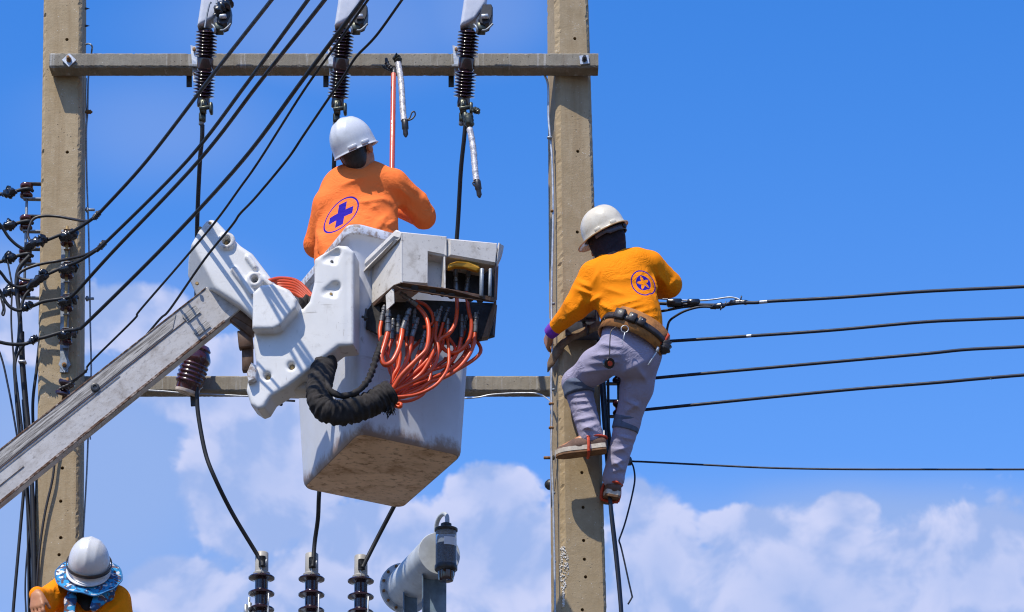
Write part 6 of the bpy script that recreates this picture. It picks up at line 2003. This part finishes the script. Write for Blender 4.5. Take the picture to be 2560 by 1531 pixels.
    obj('tape_core', lathe([(.007, .030), (.0135, .030), (.0135, .034), (.007, .034)], P(1519, 907, -.52), unit((.35, -.75, -.45)), 16), m_red_strap, bt)
    # positioning strap round the pole
    sv = []
    path = [belt_pt(math.pi * 1.12, 1.05), P(1512, 826, -.36), P(1496, 815, -.25), P(1470, 826, -.16), P(1432, 842, -.10), P(1405, 862, -.055), P(1388, 888, -.045), P(1371, 918, -.01), P(1370, 916, .10)]
    pth = catmull(path, 6)
    for i, p_ in enumerate(pth):
        tgt = unit(pth[min(i + 1, len(pth) - 1)] - pth[max(i - 1, 0)])
        w_ = unit(A([0, 0, 1]) - tgt * tgt[2])
        sv += [p_ + w_ * .024, p_ - w_ * .024]
    solid(obj('pole_strap', (A(sv), [[2 * i, 2 * i + 2, 2 * i + 3, 2 * i + 1] for i in range(len(pth) - 1)]), m_strap, bt, angle=180), .006, 0)
    obj('strap_keeper', box(P(1470, 825, -.165), (.018, .018, .056), None, .003), m_leather_dark, bt)
    return t


# ---------------- worker at the lower left
def worker_low():
    t = empty('person', A([P(225, 1500, -.5)[0], -.45, zPl - .03]), 'bent worker in a yellow-orange shirt and camouflage-brimmed helmet, low by the pole', 'person')
    up, front = unit((0.12, -0.72, 0.68)), unit((-0.05, -0.68, -0.73))
    C = P(222, 1424, -.56)
    C = C - up * .03
    neck = P(226, 1490, -.44)
    shL, shR = P(160, 1476, -.42), P(288, 1502, -.42)
    elL, waL = P(112, 1506, -.58), P(94, 1488, -.78)
    elR, waR = P(322, 1660, -.50), P(262, 1700, -.70)
    fl = zPl - .03
    chest = P(228, 1560, -.42); pel = A([neck[0], -.38, fl + .93])
    yax = A([0, 1, 0])
    b = Blob(.03)
    R = head(b, C, up, front)
    b.add(cap(C - up * .05, neck, .054, .058)).add(cap(chest, pel, .155, .14, (yax, .68)))
    b.add(cap(shL + A([.03, 0, 0]), shR - A([.03, 0, 0]), .055))
    for (s_, e_, w_) in ((shL, elL, waL), (shR, elR, waR)):
        b.add(cap(s_, e_, .045, .037)).add(cap(e_, w_, .037, .027))
    tips = hand(b, waL + A([0.002, -.03, .0]), (0.10, -0.30, -0.95), (0.35, 0.9, -0.2), (0.92, -0.38, 0.05), (10, 16, 14), 0.98, 1.05, 0.35, .0092)
    hand(b, waR, (-.6, -.5, .1), (-.2, .2, -1), (0, -1, 0), (40, 40, 30))
    legs = []
    for s_ in (-1, 1):
        h_ = pel + A([.09 * s_, 0, -.05]); k_ = A([h_[0] + .02 * s_, -.46, fl + .48]); a_ = A([h_[0] + .02 * s_, -.40, fl + .08])
        legs.append((h_, k_, a_))
        b.add(cap(h_, k_, .078, .055)).add(cap(k_, a_, .055, .036)).add(cap(a_, a_ + A([0, -.15, -.04]), .034, .03), .02)
    lo, hi = bbox_of(C, shL, shR, elL, waL + A([0, -.1, -.2]), elR, waR, legs[0][2] + A([0, -.15, -.05]), legs[1][2], pad=.13)
    obj('body', b.mesh(lo, hi, .0062), m_skin, t, angle=180)
    for (q_, dd) in tips[:4]:
        pass
    # face cover: black cloth from the eyes to the chest
    mk = Blob(.02).add(ell(C + up * .01, (.082, .103, .105), R)).add(ell(C - up * .05 + front * .025, (.068, .075, .08), R), .04)
    mk.add(cap(P(219, 1490, -.53), P(218, 1512, -.58), .075, .034, (yax, .45)), .03)
    obj('face_cover', mk.mesh(C - .26, C + .26, .007), m_mask_black, t, angle=180)
    s = Blob(.03)
    s.add(cap(P(228, 1548, -.42), P(230, 1640, -.40), .185, .175, (yax, .66)))
    s.add(cap(P(230, 1640, -.40), pel, .175, .165, (yax, .72)))
    s.add(cap(shL + A([.01, 0, -.01]), P(215, 1515, -.42), .073, .085), .04).add(cap(shR, P(235, 1515, -.42), .075, .085), .04)
    s.add(cap(neck + A([0, -.01, -.04]), neck, .085, .07), .03)
    s.add(cap(shL, elL, .076, .066), .02).add(cap(elL, waL, .064, .043), .02)
    s.add(cap(shR, elR, .080, .066), .02).add(cap(elR, waR, .064, .045), .02)
    f = lambda x0, y0, x1, y1, w_, a_, Y, Y1=None: (P(x0, y0, Y), P(x1, y1, Y if Y1 is None else Y1), w_, a_)
    s.folds([f(150, 1455, 140, 1500, .009, .008, -.53), f(138, 1462, 122, 1500, .009, .008, -.60), f(125, 1468, 112, 1510, .008, .008, -.66), f(112, 1472, 130, 1525, .009, .007, -.68), f(160, 1470, 158, 1515, .011, .007, -.5),
             f(250, 1525, 290, 1480, .012, .007, -.55), f(262, 1535, 305, 1500, .012, .007, -.54), f(200, 1510, 205, 1545, .011, .007, -.56), f(180, 1500, 190, 1545, .011, .007, -.55)])
    s.wr.append(((0.9, 0.1, 0.2), 75, .005, .8, P(130, 1490, -.6), .12))
    lo, hi = bbox_of(neck, shL, shR, elL, waL, elR, waR, pel, pad=.14)
    obj('shirt', s.mesh(lo, hi, .0066), shirt_mat('amber_shirt', (0.95, 0.27, 0.002)), t, angle=180)
    obj('cuff', tube([waL + (elL - waL) * .12, waL + A([0, -.008, -.004])], [.043, .040], 18), m_purple, t)
    q = Blob(.03).add(cap(pel + A([0, 0, .03]), pel, .17, .17, (yax, .72)))
    for (h_, k_, a_) in legs:
        q.add(cap(h_, k_, .10, .075)).add(cap(k_, a_, .075, .065))
    lo, hi = bbox_of(pel, legs[0][2], legs[1][2], pad=.2)
    obj('trousers', q.mesh(lo, hi, .014), m_trousers, t, angle=180)
    for (h_, k_, a_) in legs:
        sh = Blob(.02).add(cap(a_ + A([0, .03, -.035]), a_ + A([0, -.18, -.045]), .045, .034))
        obj('shoe', sh.mesh(a_ - A([.12, .28, .12]), a_ + .12, .011), m_canvas_shoe, t, angle=180)
    # helmet, chin band, camouflage brim and neck cloth
    hO = C + up * .055 - front * .005
    h = solid(obj('helmet', helmet_mesh(hO, up, front, .106, .128, .142, .03, .026, .004, .0035), m_helmet, t, angle=180), .004)
    fr_ = unit(front - up * np.dot(front, up)); sd = np.cross(fr_, up)
    bd = [hO + sd * .1135 * math.cos(a) + fr_ * .1365 * math.sin(a) + up * .004 for a in np.linspace(0, 2 * math.pi, 49)]
    bv = []
    for p_ in bd: bv += [p_ + up * .010, p_ - up * .010]
    solid(obj('elastic_band', (bv, [[2 * i, 2 * i + 1, 2 * i + 3, 2 * i + 2] for i in range(48)]), m_leather_dark, h), .003, 1)
    bv, n, rows = [], 72, 8
    for j in range(rows):
        r_ = j / (rows - 1)
        for k in range(n):
            a = 2 * math.pi * k / n
            wv = .006 * math.sin(a * 5 + 1) * r_ + .004 * math.sin(a * 9) * r_
            rx_, ry_ = .106 + .064 * r_, .126 + .066 * r_
            bv.append(hO + sd * rx_ * math.cos(a) + fr_ * ry_ * math.sin(a) - up * (.044 + .020 * r_ - wv))
    bf_ = []
    for j in range(rows - 1):
        for k in range(n):
            bf_.append([j * n + k, (j + 1) * n + k, (j + 1) * n + (k + 1) % n, j * n + (k + 1) % n])
    cbm = solid(obj('cloth_brim', (bv, bf_), m_camo, t, angle=180), .0045)
    edge = [A(bv[(rows - 1) * n + k % n]) for k in range(n + 1)]
    obj('piping', tube(edge, .0038, 6), M('blue_piping', (.03, .16, .36), .8, 0, .2, 30, .1), cbm)
    nc = Blob(.02).add(cap(P(183, 1468, -.55), P(176, 1500, -.60), .026, .030, (A([.3, 1, 0]), .4)), .02).add(cap(P(176, 1500, -.60), P(171, 1560, -.62), .030, .036, (A([.3, 1, 0]), .35)), .02)
    nc.folds([f(180, 1470, 170, 1560, .008, .007, -.63, -.66)])
    obj('neck_cloth', nc.mesh(*bbox_of(P(183, 1468, -.55), P(171, 1560, -.62), pad=.08), .006), m_camo, t, angle=180)
    nc = Blob(.02).add(cap(P(282, 1455, -.50), P(262, 1480, -.56), .035, .050, (A([-.4, 1, 0.2]), .4)), .02).add(cap(P(262, 1480, -.56), P(234, 1520, -.62), .050, .020, (A([-.4, 1, .2]), .4)), .02)
    nc.folds([f(275, 1462, 235, 1518, .009, .008, -.60, -.65), f(258, 1470, 230, 1505, .008, .008, -.62, -.66)])
    obj('neck_cloth', nc.mesh(*bbox_of(P(285, 1455, -.5), P(230, 1525, -.64), pad=.08), .006), m_camo, t, angle=180)
    return t


worker_bucket()
worker_pole()
worker_low()
